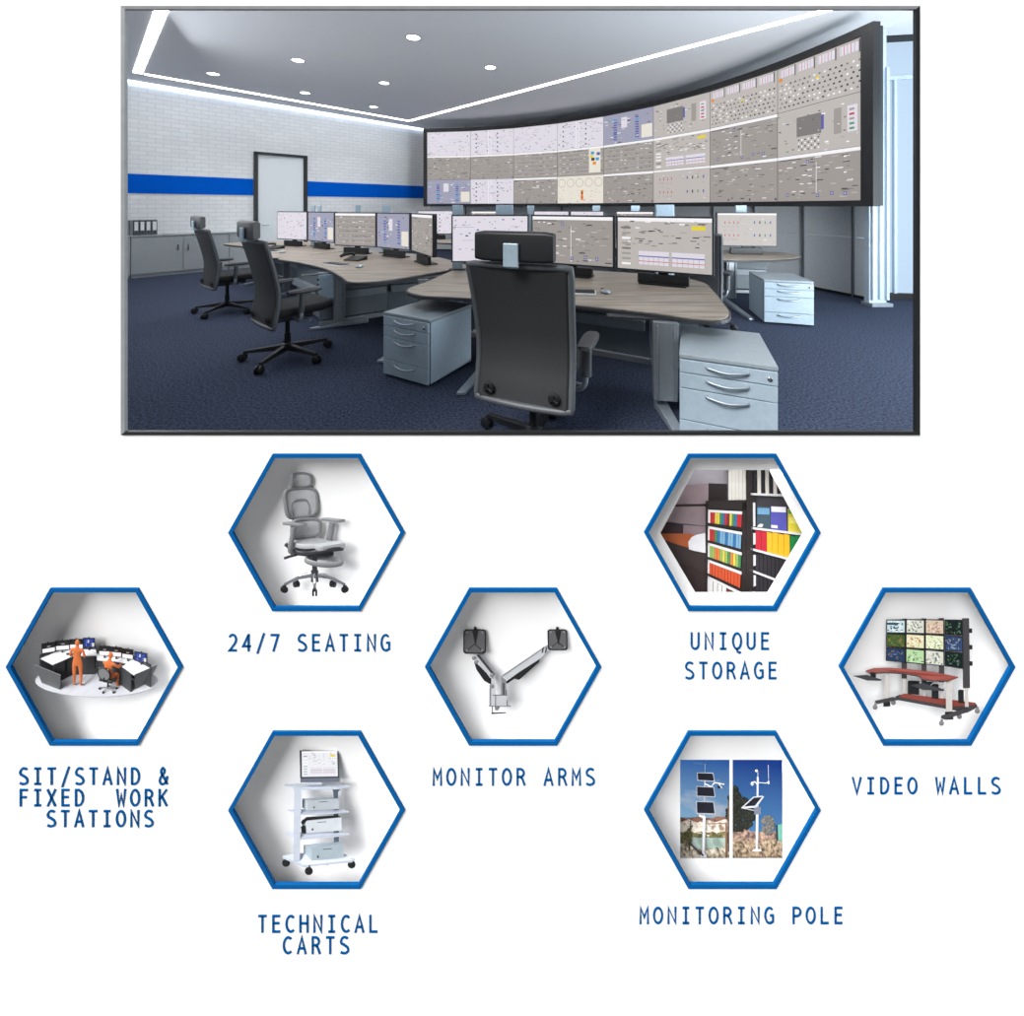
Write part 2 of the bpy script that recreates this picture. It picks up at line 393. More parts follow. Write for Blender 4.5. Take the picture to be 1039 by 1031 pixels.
# ------------------------------------------------------------------ lettering
def arc(cx, cy, rx, ry, a0, a1, n=14): return [(cx+rx*math.cos(math.radians(a0+(a1-a0)*i/n)), cy+ry*math.sin(math.radians(a0+(a1-a0)*i/n))) for i in range(n+1)]
def c2(p, n=5): return [(v.x, v.y) for v in cat([(a, b, 0) for a, b in p], n)]
G = {
 'A': [[(0, -.06), (.5, 1.02), (1, -.06)], [(.19, .3), (.81, .3)]], 'C': [arc(.6, .5, .55, .5, 52, 308, 20)],
 'D': [[(.08, 0), (.08, 1), (.35, 1)]+arc(.35, .5, .6, .5, 80, -80, 12)+[(.35, 0), (.03, 0)]],
 'E': [[(.98, 1), (.14, 1), (.14, 0), (.98, 0)], [(.14, .54), (.88, .54)]], 'F': [[(.98, 1), (.14, 1), (.14, -.06)], [(.14, .53), (.85, .53)]],
 'G': [arc(.55, .5, .52, .5, 50, 290, 18)+[(.75, .02), (.98, .1), (.98, .5), (.6, .5)]], 'H': [[(.06, -.06), (.06, 1.06)], [(.94, -.06), (.94, 1.06)], [(.06, .53), (.94, .53)]],
 'I': [[(.5, 0), (.5, 1)], [(.1, 1), (.9, 1)], [(.1, 0), (.9, 0)]], 'K': [[(.08, -.06), (.08, 1.06)], [(.95, 1.04), (.1, .42)], [(.36, .6), (1, -.04)]],
 'L': [[(.14, 1.06), (.14, 0), (1, 0)]], 'M': [[(.04, -.06), (.06, 1), (.5, .38), (.94, 1), (.96, -.06)]],
 'N': [[(.07, -.06), (.07, 1), (.93, 0), (.93, 1.06)]], 'O': [arc(.5, .5, .5, .5, 0, 345, 23)],
 'P': [[(.1, -.06), (.1, 1), (.5, 1)]+arc(.5, .73, .45, .27, 80, -80, 10)+[(.5, .46), (.1, .46)]],
 'Q': [arc(.5, .5, .5, .5, 0, 345, 23), [(.45, .02), (.58, -.2), (.8, -.24), (.97, -.2)]],
 'R': [[(.1, -.06), (.1, 1), (.45, 1)]+arc(.45, .75, .43, .25, 80, -80, 10)+[(.45, .5), (.1, .5)], [(.5, .5), (.72, .36), (1, -.05)]],
 'S': [c2([(.92, .94), (.62, 1.01), (.3, .98), (.08, .8), (.16, .62), (.5, .52), (.85, .38), (.97, .2), (.8, .04), (.42, -.01), (.03, .06)])],
 'T': [[(0, 1), (1, 1)], [(.5, 1), (.5, -.06)]], 'U': [[(.07, 1.06), (.07, .3)]+arc(.5, .3, .43, .3, 190, 350, 12)+[(.93, .3), (.93, 1.06)]],
 'V': [[(.0, 1.06), (.5, -.02), (1, 1.06)]], 'W': [[(0, 1.06), (.22, 0), (.5, .68), (.78, 0), (1, 1.06)]], 'X': [[(.02, 1.05), (.98, -.05)], [(.98, 1.05), (.02, -.05)]],
 '2': [c2([(.05, .88), (.35, 1.01), (.72, .95), (.88, .74), (.78, .52), (.4, .22), (.07, 0)])+[(.95, 0)]],
 '4': [[(.98, .27), (.04, .27), (.68, 1), (.72, 1), (.72, -.06)]], '7': [[(.02, 1), (.95, 1), (.35, -.06)]], '/': [[(.08, -.2), (.92, 1.12)]],
 '&': [c2([(1, -.02), (.7, .3), (.3, .66), (.22, .86), (.42, 1.04), (.64, .9), (.55, .7), (.2, .46), (.06, .22), (.25, .0), (.6, .02), (.88, .22), (.98, .5)])],
}
PX = D/F
def caption(lines, label):
    c = bp(sum((l[1]+l[2])/2 for l in lines)/len(lines), lines[-1][4])
    root = thing('caption_lettering', label, 'lettering', (c[0], D, c[1]), 0, 'blue raised captions')
    for text, x0, x1, yt, yb in lines:
        adv = (x1-x0-10)/(len(text)-1)
        for i, ch in enumerate(text):
            if ch == ' ': continue
            gx0 = x0+adv*i+1.0
            p = bp(gx0, yb-1.1); mb = MB()
            for path in G[ch]:
                cl = ch in 'OQ' and len(path) > 20
                mb.ribbon([(a*8.2*PX, b*(yb-yt-2.2)*PX) for a, b in path], 1.0*PX, -.002, .001, closed=cl)
            mb.build('letter', LETTER, root, loc=(p[0]-c[0], 0, p[1]-c[1]))
caption([('24/7 SEATING', 231.4, 395.8, 643, 660.8)], 'blue raised caption reading 24/7 SEATING on the white wall')
caption([('UNIQUE', 700, 781, 641.3, 659.2), ('STORAGE', 694.3, 788.6, 671.2, 689)], 'blue two-line caption reading UNIQUE STORAGE on the white wall')
caption([('SIT/STAND &', 19.2, 170.8, 778.4, 796.2), ('FIXED  WORK', 19.2, 170.4, 800.2, 818), ('STATIONS', 47.2, 156, 821.6, 839)], 'blue three-line caption reading SIT/STAND & FIXED WORK STATIONS')
caption([('MONITOR ARMS', 438.6, 603.6, 779, 796.9)], 'blue raised caption reading MONITOR ARMS on the white wall')
caption([('VIDEO WALLS', 864, 1015, 788.2, 805.7)], 'blue raised caption reading VIDEO WALLS on the white wall')
caption([('MONITORING POLE', 648.4, 855.4, 919.7, 937.3)], 'blue raised caption reading MONITORING POLE on the white wall')
caption([('TECHNICAL', 261.2, 383.6, 928, 946), ('CARTS', 286.6, 354.4, 949.7, 967.7)], 'blue two-line caption reading TECHNICAL CARTS on the white wall')

# ------------------------------------------------------------------ room shell
ZC = 4.33
plan = [(-2.1, 1.53), (-8.9, 8.41)]
FY = 1.97
LW0, LW1 = st(.0, 12.25), st(8.5, 12.25)
cen = st(1.2, 5.68)
def arcpt(r, deg): return cen+A_*(r*math.cos(math.radians(deg)))+B_*(r*math.sin(math.radians(deg)))
back = [arcpt(9.4, a) for a in range(40, -37, -4)]
plan += [tuple(LW1)]+[tuple(p) for p in back]+[(6.15, 6.85), (7.6, 6.6), (7.6, 1.53)]
mb = MB(); mb.prism([(-2.54, FY)]+plan[1:-1]+[(7.6, FY)], -.1, 0); tag(mb.build('floor', CARPET), kind='structure')
mb = MB(); mb.prism([(1.505, .655), (1.525, .69), (2.0, .425), (2.0, -.1), (1.975, -.1), (1.975, .405)], -2.6, 7.6)
for i, v in enumerate(mb.v): mb.v[i] = Vector((v.z, v.x, v.y))
tag(mb.build('trim_30', SKIRT), kind='structure')  # unseen ledge added to keep outside light from leaking in before the floor
mb = MB(); mb.prism(plan, ZC, ZC+.1); tag(mb.build('ceiling', CEIL), kind='structure')
def wall(name, p, q, m, z0=0, z1=ZC, th=.1):
    p, q = Vector(p), Vector(q); d = q-p; L = d.length; a = math.atan2(d.y, d.x)
    mb = MB(); mb.add([(0, 0, z0), (L, 0, z0), (L, th, z0), (0, th, z0), (0, 0, z1), (L, 0, z1), (L, th, z1), (0, th, z1)],
                      [(0, 3, 2, 1), (4, 5, 6, 7), (0, 1, 5, 4), (1, 2, 6, 5), (2, 3, 7, 6), (3, 0, 4, 7)])
    o = mb.build(name, m); o.location = (p.x, p.y, 0); o.rotation_euler = (0, 0, a)
    return tag(o, kind='structure')
WPL = mat('plain_white_wall', (196, 200, 204), .8)
wall('wall_left', st(-.75, 12.25), LW1, BRICK)
wall('wall_near_left', (-2.2, 1.64), (-9.35, 8.42), WPL)
wall('wall_right', (7.6, 6.6), (7.6, 1.53), WPL)
WW = (3.9)
# stripe of blue paint, cove light, skirting on the left wall
def along(name, s0, s1, t, z0, z1, th, m, kind='structure'):
    p, q = st(s0, t), st(s1, t); d = q-p
    mb = MB(); mb.box((d.length/2, 0, (z0+z1)/2), (d.length, th, z1-z0))
    o = mb.build(name, m); o.location = (p.x, p.y, 0); o.rotation_euler = (0, 0, math.atan2(d.y, d.x))
    return tag(o, kind=kind)
along('trim_1', -.7, 3.02, 12.243, 1.845, 2.276, .014, STRIPE)
along('trim_2', 4.36, 8.4, 12.243, 1.845, 2.276, .014, STRIPE)
along('baseboard_left', -.7, 8.0, 12.24, 0, .08, .02, WPL)
cv = along('cove_light', -.6, 8.4, 12.2, ZC-.035, ZC-.005, .05, COVE, None); tag(cv, 'cool white glowing light line where the brick wall meets the ceiling', 'light')
# curved back wall below and behind the screens, in upright panels
mb = MB(); ring = [arcpt(9.4, a/2) for a in range(82, -73, -1)]
for i in range(len(ring)-1):
    p, q = ring[i], ring[i+1]
    for z0, z1 in ((0, 1.02), (1.026, ZC)): mb.quad((p.x, p.y, z0), (q.x, q.y, z0), (q.x, q.y, z1), (p.x, p.y, z1))
tag(mb.build('wall_back', WPANEL, smooth=40), kind='structure')
k = 0
for a in (-33.6, -28.2, -22, -16, -9, -2, 5, 12, 19, 26, 33):
    k += 1; p = arcpt(9.385, a); mb = MB(); mb.box((0, 0, ZC/2), (.03, .035, ZC))
    o = mb.build('trim_%d' % (k+2), mat('panel_joint_grey', (86, 90, 94), .6)); o.location = (p.x, p.y, 0)
    o.rotation_euler = (0, 0, math.atan2((p-cen).y, (p-cen).x)+PI/2); tag(o, kind='structure')
mb = MB(); ring2 = [arcpt(9.37, a/2) for a in range(88, -73, -1)]
for i in range(len(ring2)-1):
    p, q = ring2[i], ring2[i+1]; mb.quad((p.x, p.y, 0), (q.x, q.y, 0), (q.x, q.y, .05), (p.x, p.y, .05))
tag(mb.build('baseboard_back', SKIRT), kind='structure')
# ceiling light strips
def strip(s0, t0, s1, t1, wd, label):
    p, q = st(s0, t0), st(s1, t1); c = (p+q)/2; d = q-p
    root = thing('ceiling_light_strip', label, 'ceiling light', (c.x, c.y, ZC), math.atan2(d.y, d.x), 'recessed ceiling light strips')
    mb = MB(); mb.box((0, 0, -.003), (d.length, wd, .008)); mb.build('diffuser', STRIP, root)
strip(.73, 11.42, .73, -.5, .14, 'wide white light strip at the left end of the ceiling')
strip(.84, 11.4, 7.2, 11.4, .12, 'long white ceiling light strip running beside the brick wall')
strip(7.2, 11.34, 7.2, -.6, .12, 'long white ceiling light strip running before the curved video wall')
SP = [(216.3, 74.6, 'leftmost round downlight on the grey ceiling'), (302.3, 60.9, 'round downlight second from the left, above the door'),
      (309.6, 94, 'small round downlight near the strip beside the brick wall'), (389.9, 84, 'round downlight between the middle ones, far from the door'),
      (379.1, 108.3, 'smallest round downlight nearest the corner of the light strips'), (419.3, 37.7, 'largest round downlight near the top of the ceiling'),
      (497.5, 68.2, 'rightmost round downlight before the video wall strip')]
for x, y, lb in SP:
    Y = (ZC-H0)*F/(CY-y); root = thing('downlight', lb, 'ceiling light', ((x-CX)/F*Y, Y, ZC), 0, 'round ceiling downlights')
    mb = MB(); mb.tube([(.115*math.cos(a*PI/12), .115*math.sin(a*PI/12), -.002) for a in range(24)], .012, 6, closed=True); mb.build('trim_ring', SILVER, root, 60)
    mb = MB(); mb.disc((0, 0, -.004), (0, 0, 1), .105, .012, 24); mb.build('lens', SPOT, root)
    l = light('downlight_lamp', 'SPOT', ((x-CX)/F*Y, Y, ZC-.05), 95, rot=(0, 0, 0), spot_size=2.2, spot_blend=.8, shadow_soft_size=.1)

# framed door in the brick wall
p0, p1 = st(3.03, 12.24), st(4.35, 12.24); d = p1-p0
dr = thing('door_1', 'tall pale door in a black frame in the brick wall', 'door', (p0.x, p0.y, 0), math.atan2(d.y, d.x)); tag(dr, kind='structure')
mb = MB()
L = d.length
for b_ in (((0.04, -.03, 1.5), (.08, .08, 3.0)), ((L-.04, -.03, 1.5), (.08, .08, 3.0)), ((L/2, -.03, 2.965), (L, .08, .07))): mb.box(*b_)
mb.build('door_frame', BLACK, dr)
mb = MB(); mb.box((L/2, 0, 1.46), (L-.2, .04, 2.92)); mb.build('door_leaf', mat('pale_door', (228, 233, 236), .5, var=.008), dr)
mb = MB(); mb.tube([(.2, -.03, 1.05), (.2, -.09, 1.05), (.34, -.09, 1.05)], .012); mb.build('door_handle', SILVER, dr)

# glazed wall at the right: daylight, white frame column
wn = thing('window_1', 'tall frosted window glowing with bluish daylight at the right', 'window', (6.05, 6.85, 0)); tag(wn, kind='structure')
def seg(mb, p, q, z0, z1, th, y=0.):
    p, q = Vector(p), Vector(q); d = q-p; c = (p+q)/2
    mb.box((c.x-6.05, c.y-6.85+y, (z0+z1)/2), (d.length, th, z1-z0), math.atan2(d.y, d.x))
P0, P1 = Vector((5.9, 6.88)), Vector((7.6, 6.58)); dv = P1-P0
mb = MB(); seg(mb, P0, P1, .10, ZC, .05); mb.build('frosted_pane', WIN, wn)
mb = MB()
for f in (.30, .9): q = P0+dv*f; seg(mb, q-dv*.012, q+dv*.012, .1, 3.7, .09, -.04)
seg(mb, P0, P1, 3.67, 3.73, .08, -.04); mb.build('window_frame', FRW, wn)
mb = MB(); seg(mb, P0, P1, 0, .10, .12, -.05); o = mb.build('baseboard_right', SKIRT, loc=(6.05, 6.85, 0)); tag(o, kind='structure')
mb = MB(); seg(mb, P0+Vector((-.4, -.12)), P1+Vector((0, -.12)), ZC-.02, ZC+.02, .26); o = mb.build('trim_20', SKIRT, loc=(6.05, 6.85, 0)); tag(o, kind='structure')  # dark strip paints the shadow of the curtain slot in the ceiling
sf = thing('sliding_door_frame', 'bright white ribbed door frame post beside the window', 'door frame', (5.69, 6.3, 0))
mb = MB(); mb.box((0, 0, (ZC-.01)/2), (.27, .10, ZC-.01)); mb.build('post', FRW, sf, bevel=.01)
mb = MB(); mb.box((-.09, -.07, 1.9), (.06, .05, 3.6)); mb.box((.02, -.07, 1.9), (.05, .04, 3.6)); mb.box((.12, -.07, 1.9), (.04, .05, 3.6)); mb.build('rib', FRW, sf, bevel=.006)
mb = MB(); mb.box((0, -.03, .03), (.32, .2, .05)); mb.build('foot_plate', SILVER, sf)
light('window_daylight', 'AREA', (7.3, 4.0, 1.5), 110, (.80, .93, 1), to=(2.2, 8.0, 3.0), shape='RECTANGLE', size=2.2, size_y=3.6)

# ------------------------------------------------------------------ screen artwork
def art(mb, P, ux, uz, w_, h, style, rng, out):
    """P lower left corner, ux/uz unit vectors, out = unit vector out of the screen"""
    def R(x, z, a, b, m, l=1): 
        if x < 0: x = 0
        if z < 0: z = 0
        a = min(a, 1-x); b = min(b, 1-z)
        q = P+ux*(x*w_)+uz*(z*h)+out*(.0012*l)
        mb.quad(q, q+ux*(a*w_), q+ux*(a*w_)+uz*(b*h), q+uz*(b*h), m)
    base = {'lil': LIL, 'dots': LIL, 'blue': BGR, 'gray': GRY, 'bars': GRY, 'cream': CRM, 'gauge': LGR, 'net': GRY, 'inst': LGR, 'plot': LGR, 'leds': LGR}[style]
    R(0, 0, 1, 1, base, 0)
    u = rng.random
    if style in ('lil', 'dots'):
        for i in range(55): R(u()*.96, u()*.94, .01+.03*u(), .012+.02*u(), rng.choice([BGR, BGR, INK, BLU, GRY, GRY]), 1)
        for i in range(10): R(u()*.8, .06+u()*.88, .05+.15*u(), .008, BGR)
        if style == 'dots':
            for cx in (.12, .62):
                for i in range(5): R(cx, .1+.18*i, .03, .05, INK, 2)
            R(.42, 0, .01, 1, WHT, 2); R(.48, 0, .008, 1, WHT, 2)
    elif style == 'blue':
        for i in range(40): R(u()*.95, u()*.9, .02+.06*u(), .01+.02*u(), rng.choice([WHT, BLU, INK, CYN, LIL]), 1)
        for cx in (.22, .66):
            for i in range(9): R(cx, .12+.08*i, .07, .045, rng.choice([BLU, CYN, BLU]), 2)
        R(.78, .08, .2, .42, CRM, 2); R(.38, .5, .12, .35, LIL, 1)
    elif style in ('gray', 'net'):
        for i in range(60): R(u()*.94, .05+u()*.85, .02+.06*u(), .012+.012*u(), rng.choice([WHT, LGR, MID, MID, LGR, INK]), 1)
        R(0, .93, 1, .07, WHT, 1); R(.02, .9, .3, .015, INK, 2)
        if style == 'net':
            for i in range(7): R(.2+.1*(i % 4), .2+.16*(i % 5), .05, .018, WHT, 2)
            R(.5, .15, .006, .65, WHT, 2)
            for x, z in ((.12, .1), (.5, .08), (.66, .12), (.8, .1), (.38, .8)): R(x, z, .035, .07, BLU, 2); R(x+.009, z+.018, .018, .035, LGR, 3)
        else:
            for x in (.3, .62, .97): R(x, .03, .02, .05, INK, 2)
    elif style == 'bars':
        for r in range(6):
            R(.02, .08+.15*r, .96, .01, LGR)
            for i in range(12): R(.03+.08*i+.02*u(), .1+.15*r+.06*u(), .03+.04*u(), .016, rng.choice([MID, WHT, LGR, INK, MID]), 1)
        for i in range(3): R(.05+.33*i, 0, .006, .8, LGR, 2)
        R(.1, .2, .22, .02, BGR, 2); R(.5, .2, .3, .02, BGR, 2); R(0, .93, 1, .07, WHT, 1)
    elif style == 'cream':
        for i in range(5):
            c = P+ux*((.1+.2*i)*w_)+uz*(.75*h)+out*.002; n = 16; r = .085*w_
            mb.add([c+ux*(r*math.cos(a*2*PI/n))+uz*(r*math.sin(a*2*PI/n)) for a in range(n)], [tuple(range(n))], LGR)
            r *= .86; c = c+out*.001
            mb.add([c+ux*(r*math.cos(a*2*PI/n))+uz*(r*math.sin(a*2*PI/n)) for a in range(n)], [tuple(range(n))], CRM)
        for i in range(30): R(u()*.95, u()*.5, .02+.04*u(), .015, rng.choice([LGR, GRY, CRM]), 1)
        R(.53, .12, .05, .36, ORG, 2); R(.54, .18, .03, .08, RED, 3); R(.54, .34, .03, .08, INK, 3)
    elif style == 'gauge':
        for i in range(4):
            R(.04+.24*i, .78, .19, .17, LIL, 1)
            for j in range(5): R(.05+.24*i+.035*j, .78, .006, .17, RED if j % 2 else BGR, 2)
            R(.235+.24*i, .74, .012, .24, INK, 2)
        for r in range(6):
            for i in range(16): R(.03+.06*i+(.02 if r % 2 else 0), .08+.1*r, .022, .035, rng.choice([INK, INK, WHT, MID]), 1)
        R(.02, .7, .05, .07, ORG, 3); R(.5, .5, .04, .05, YEL, 3)
    elif style == 'inst':
        R(.26, .38, .3, .42, MID, 1); R(.56, .45, .03, .3, BLU, 2); R(.7, .3, .08, .5, GRY, 1); R(.84, .3, .1, .5, LIL, 1)
        for i in range(4):
            for j in range(7): R(.28+.04*j, .08+.07*i, .018, .03, INK if (i+j) % 2 else WHT, 2)
        for i in range(36): R(u()*.95, u()*.9, .015+.03*u(), .012+.02*u(), rng.choice([MID, GRY, WHT, GRN, INK, LIL]), 1)
        for i in range(5): R(.86, .34+.09*i, .05, .04, rng.choice([GRN, RED, GRY]), 2)
    elif style == 'plot':
        for i in range(60): R(.03+u()*.9, .45+u()*.48, .02+.05*u(), .012+.012*u(), rng.choice([INK, MID, GRY, WHT, MID]), 1)
        R(.8, .78, .14, .08, YEL, 2)
        for x in (.24, .6):
            R(x, .1, .33, .26, LIL, 1); R(x, .25, .33, .02, BLU, 2); R(x, .16, .33, .012, RED, 2)
            for j in range(7): R(x+.055*j, .1, .004, .16, GRY, 3)
        for i in range(8): R(.05, .08+.1*i, .1, .04, rng.choice([WHT, GRY, MID]), 2)
        R(0, .93, 1, .07, WHT, 1)
    elif style == 'leds':
        for r in (.28, .68):
            for i in range(4): R(.12+.075*i, r, .014, .07, RED, 2); R(.62+.09*i, r, .02, .08, (BLU, INK, GRN, BLU)[i], 2); R(.1+.075*i, r-.1, .03, .02, GRY, 2)
        for i in range(24): R(.1+u()*.85, u()*.9, .02+.03*u(), .012, rng.choice([GRY, WHT, GRY]), 1)
        R(0, .95, 1, .05, WHT, 1)

# ------------------------------------------------------------------ curved video wall
RV = 8.31; half = 39.6; halfR = 40.5; SPAN = half+halfR
VZ0, VZ1 = 1.635, 3.955
vr = arcpt(RV, 0); vw = thing('video_wall', 'large curved video wall of process diagrams in a black frame', 'video wall', (vr.x, vr.y, 1.55))
def L3(p, z): return Vector((p.x-vr.x, p.y-vr.y, z-1.55))
STY = [['lil', 'dots', 'lil', 'dots', 'blue', 'inst', 'gauge', 'gauge'], ['gray', 'gray', 'bars', 'bars', 'bars', 'plot', 'net', 'inst'], ['blue', 'dots', 'gray', 'cream', 'gray', 'leds', 'gray', 'net']]
rng = random.Random(4)
for ci in range(8):
    aL, aR = half-SPAN*ci/8, half-SPAN*(ci+1)/8
    pL, pR = arcpt(RV, aL), arcpt(RV, aR); ux = Vector((pR.x-pL.x, pR.y-pL.y, 0)); wd = ux.length; ux.normalize(); out = Vector((ux.y, -ux.x, 0))
    for ri in range(3):
        hh = (VZ1-VZ0)/3; z0 = VZ1-hh*(ri+1)
        mb = MB(); mb.fix = False
        P = L3(pL, z0)+ux*.004+Vector((0, 0, .003))
        mb.add([P, P+ux*(wd-.008), P+ux*(wd-.008)-out*.06, P-out*.06]+[q+Vector((0, 0, hh-.006)) for q in (P, P+ux*(wd-.008), P+ux*(wd-.008)-out*.06, P-out*.06)],
               [(0, 3, 2, 1), (4, 5, 6, 7), (1, 2, 6, 5), (2, 3, 7, 6), (3, 0, 4, 7)], len(SC))
        art(mb, P+out*.001, ux, Vector((0, 0, 1)), wd-.008, hh-.006, STY[ri][ci], rng, out)
        if (ri, ci) == (1, 3):
            q = P+ux*(wd*.7)+Vector((0, 0, hh*.08))+out*.004; mb.quad(q, q+ux*wd*.24, q+ux*wd*.24+Vector((0, 0, hh*.85)), q+Vector((0, 0, hh*.85)), CRM)
            for x, z, m in ((.72, .6, YEL), (.84, .5, CYN), (.78, .36, ORG), (.74, .72, CYN), (.75, .5, INK), (.86, .68, BLU)):
                r_ = P+ux*(wd*x)+Vector((0, 0, hh*z))+out*.006; mb.quad(r_, r_+ux*.1, r_+ux*.1+Vector((0, 0, .08)), r_+Vector((0, 0, .08)), m)
        mb.build('display_panel', SC+[BLACK], vw)
def arcband(mb, r0, r1, z0, z1, a0, a1, n=40, m=0):
    for i in range(n):
        b0, b1 = a0+(a1-a0)*i/n, a0+(a1-a0)*(i+1)/n
        A, B = arcpt(r0, b0), arcpt(r0, b1); A2, B2 = arcpt(r1, b0), arcpt(r1, b1)
        for q in ([L3(A, z0), L3(B, z0), L3(B, z1), L3(A, z1)], [L3(B2, z0), L3(A2, z0), L3(A2, z1), L3(B2, z1)], [L3(A, z1), L3(B, z1), L3(B2, z1), L3(A2, z1)], [L3(A, z0), L3(A2, z0), L3(B2, z0), L3(B, z0)]):
            mb.quad(*q, m)
    for a in (a0, a1):
        A, A2 = arcpt(r0, a), arcpt(r1, a); mb.quad(L3(A, z0), L3(A2, z0), L3(A2, z1), L3(A, z1), m)
e = .75
for nm, z0, z1, a0, a1 in (('top_bezel', VZ1, VZ1+.12, half+e, -halfR-e-.5), ('bottom_bezel', 1.55, VZ0, half+e, -halfR-e-.5), ('side_bezel', VZ0, VZ1, half+e, half), ('side_bezel', VZ0, VZ1, -halfR, -halfR-e-.5)):
    mb = MB(); arcband(mb, RV-.06, RV+.05, z0, z1, a0, a1, 40 if 'side' not in nm else 1); mb.build(nm, BLACK, vw)
mb = MB(); arcband(mb, RV+.06, RV+.17, 1.56, VZ1+.10, half-1.5, -halfR-e); mb.build('housing', mat('dark_slate_housing', (34, 40, 44), .5), vw)
mb = MB()
for a in (-30, -15, 0, 15, 30):
    p = arcpt(9.0, a); mb.box(L3(p, 3.2), (.1, .9, .12), math.atan2((p-cen).y, (p-cen).x)+PI/2)
mb.build('wall_bracket', DARK, vw)

# ------------------------------------------------------------------ desks
def poly_s(pts, n=5): return [(v.x, v.y) for v in cat([(a, b, 0) for a, b in pts], n, True)]
ZD = .74
def leg_T(root, c, x, y, foot, wd=.16, rz=0., zt=.70):
    mb = MB(); X, Y = x-c[0], y-c[1]
    M = Matrix.Translation((X, Y, 0)) @ Matrix.Rotation(rz, 4, 'Z')
    mb.box((0, 0, zt/2+.06), (wd, .09, zt-.12), M=M, taper=.92); mb.box((-wd*.32, -.05, zt/2+.06), (.012, .02, zt-.16), M=M); mb.box((wd*.32, -.05, zt/2+.06), (.012, .02, zt-.16), M=M)
    mb.build('leg', LEGM, root, bevel=.006)
    mb = MB(); f0, f1 = foot
    mb.hexa([(f0[0]-c[0]-.035, f0[1]-c[1], .005), (f0[0]-c[0]+.035, f0[1]-c[1], .005), (f0[0]-c[0]+.035, f0[1]-c[1], .035), (f0[0]-c[0]-.035, f0[1]-c[1], .035)],
            [(f1[0]-c[0]-.045, f1[1]-c[1], .005), (f1[0]-c[0]+.045, f1[1]-c[1], .005), (f1[0]-c[0]+.045, f1[1]-c[1], .075), (f1[0]-c[0]-.045, f1[1]-c[1], .075)])
    mb.build('foot', SILVER, root, bevel=.008)
    mb = MB(); mb.hexa([(-.32, 0, zt+.0), (.28, 0, zt), (.3, 0, ZD-.03), (-.42, 0, ZD-.03)], [(-.32, .1, zt), (.28, .1, zt), (.3, .1, ZD-.03), (-.42, .1, ZD-.03)])
    for v in mb.v: v.rotate(Matrix.Rotation(rz, 3, 'Z')); v += Vector((X, Y, 0))
    mb.build('bracket', DARK, root)
def desk(label, pts, legs, panels, n=5):
    c = (sum(p[0] for p in pts)/len(pts), sum(p[1] for p in pts)/len(pts))
    root = thing('desk', label, 'desk', (c[0], c[1], 0), 0, 'curved control desks')
    ps = poly_s([(p[0]-c[0], p[1]-c[1]) for p in pts], n)
    mb = MB(); mb.prism(ps, ZD-.006, ZD, 0, 0); mb.build('tabletop', DESK, root)
    cx = sum(p[0] for p in ps)/len(ps); cy = sum(p[1] for p in ps)/len(ps)
    mb = MB(); mb.prism([(a+(a-cx)*.012, b+(b-cy)*.012) for a, b in ps], ZD-.036, ZD-.0061); mb.build('edge_band', EDGE, root, bevel=.006)
    for l in legs: leg_T(root, c, *l)
    for pp in panels:
        for i in range(len(pp)-1):
            p, q = Vector(pp[i]), Vector(pp[i+1]); d = q-p; m_ = (p+q)/2-Vector(c)
            mb = MB(); mb.box((m_.x, m_.y, .40), (d.length-.01, .03, .56), math.atan2(d.y, d.x)); mb.build('modesty_panel', PANEL, root)
            mb = MB(); mb.box((m_.x, m_.y, .07), (d.length-.01, .045, .05), math.atan2(d.y, d.x)); mb.build('base_rail', LEGM, root)
            n_ = Vector((d.y, -d.x)).normalized()*.06
            mb = MB(); mb.box((m_.x+n_.x, m_.y+n_.y, .42), (d.length*.9, .07, .09), math.atan2(d.y, d.x)); mb.build('cable_tray', mat('tray_grey', (140, 150, 156), .45), root)
    return root
desk('front curved desk of grey oak with the chair drawn up to it',
     [(-1.02, 3.93), (-.80, 3.66), (-.40, 3.57), (.476, 3.32), (1.057, 3.07), (1.32, 2.90), (1.52, 2.90), (1.66, 3.08), (1.77, 3.38), (1.95, 3.93), (2.03, 4.35), (1.75, 4.75), (.6, 5.25), (-.5, 5.5), (-.72, 5.2), (-.9, 4.4)],
     [(1.136, 2.99, ((1.12, 2.66), (1.135, 3.1)), .18, -.2), (-.12, 4.1, ((-.42, 3.28), (-.1, 4.3)), .14, .3)],
     [[(-.55, 4.7), (.1, 4.5), (.61, 4.22), (1.32, 3.84), (1.72, 3.7)]])
desk('middle curved desk of grey oak left of the front chair',
     [(-3.66, 6.31), (-3.09, 5.84), (-2.44, 5.26), (-1.98, 4.66), (-1.72, 4.32), (-1.40, 4.42), (-1.0, 4.9), (-.66, 5.38), (-.72, 5.72), (-1.35, 6.6), (-2.2, 7.15), (-2.95, 7.25), (-3.25, 6.85)],
     [(-2.2, 5.12, ((-2.5, 5.02), (-1.95, 5.35)), .14, .6), (-1.05, 4.72, ((-1.3, 3.96), (-.95, 5.0)), .12, .4)],
     [[(-3.3, 6.2), (-2.5, 5.35)], [(-2.43, 5.06), (-1.73, 5.58), (-1.1, 5.9)]])
desk('far left curved desk of grey oak nearest the cabinets',
     [(-6.28, 8.82), (-5.9, 8.45), (-5.5, 8.2), (-4.7, 7.45), (-4.1, 6.7), (-3.74, 6.36), (-3.38, 6.75), (-3.1, 7.3), (-3.1, 7.9), (-3.9, 8.75), (-4.9, 9.25), (-5.9, 9.4)],
     [(-5.0, 8.2, ((-5.25, 7.9), (-4.8, 8.6)), .14, .6), (-3.9, 6.95, ((-4.15, 6.6), (-3.7, 7.4)), .12, .5)],
     [[(-5.3, 8.7), (-4.4, 8.1), (-3.6, 7.2)]])
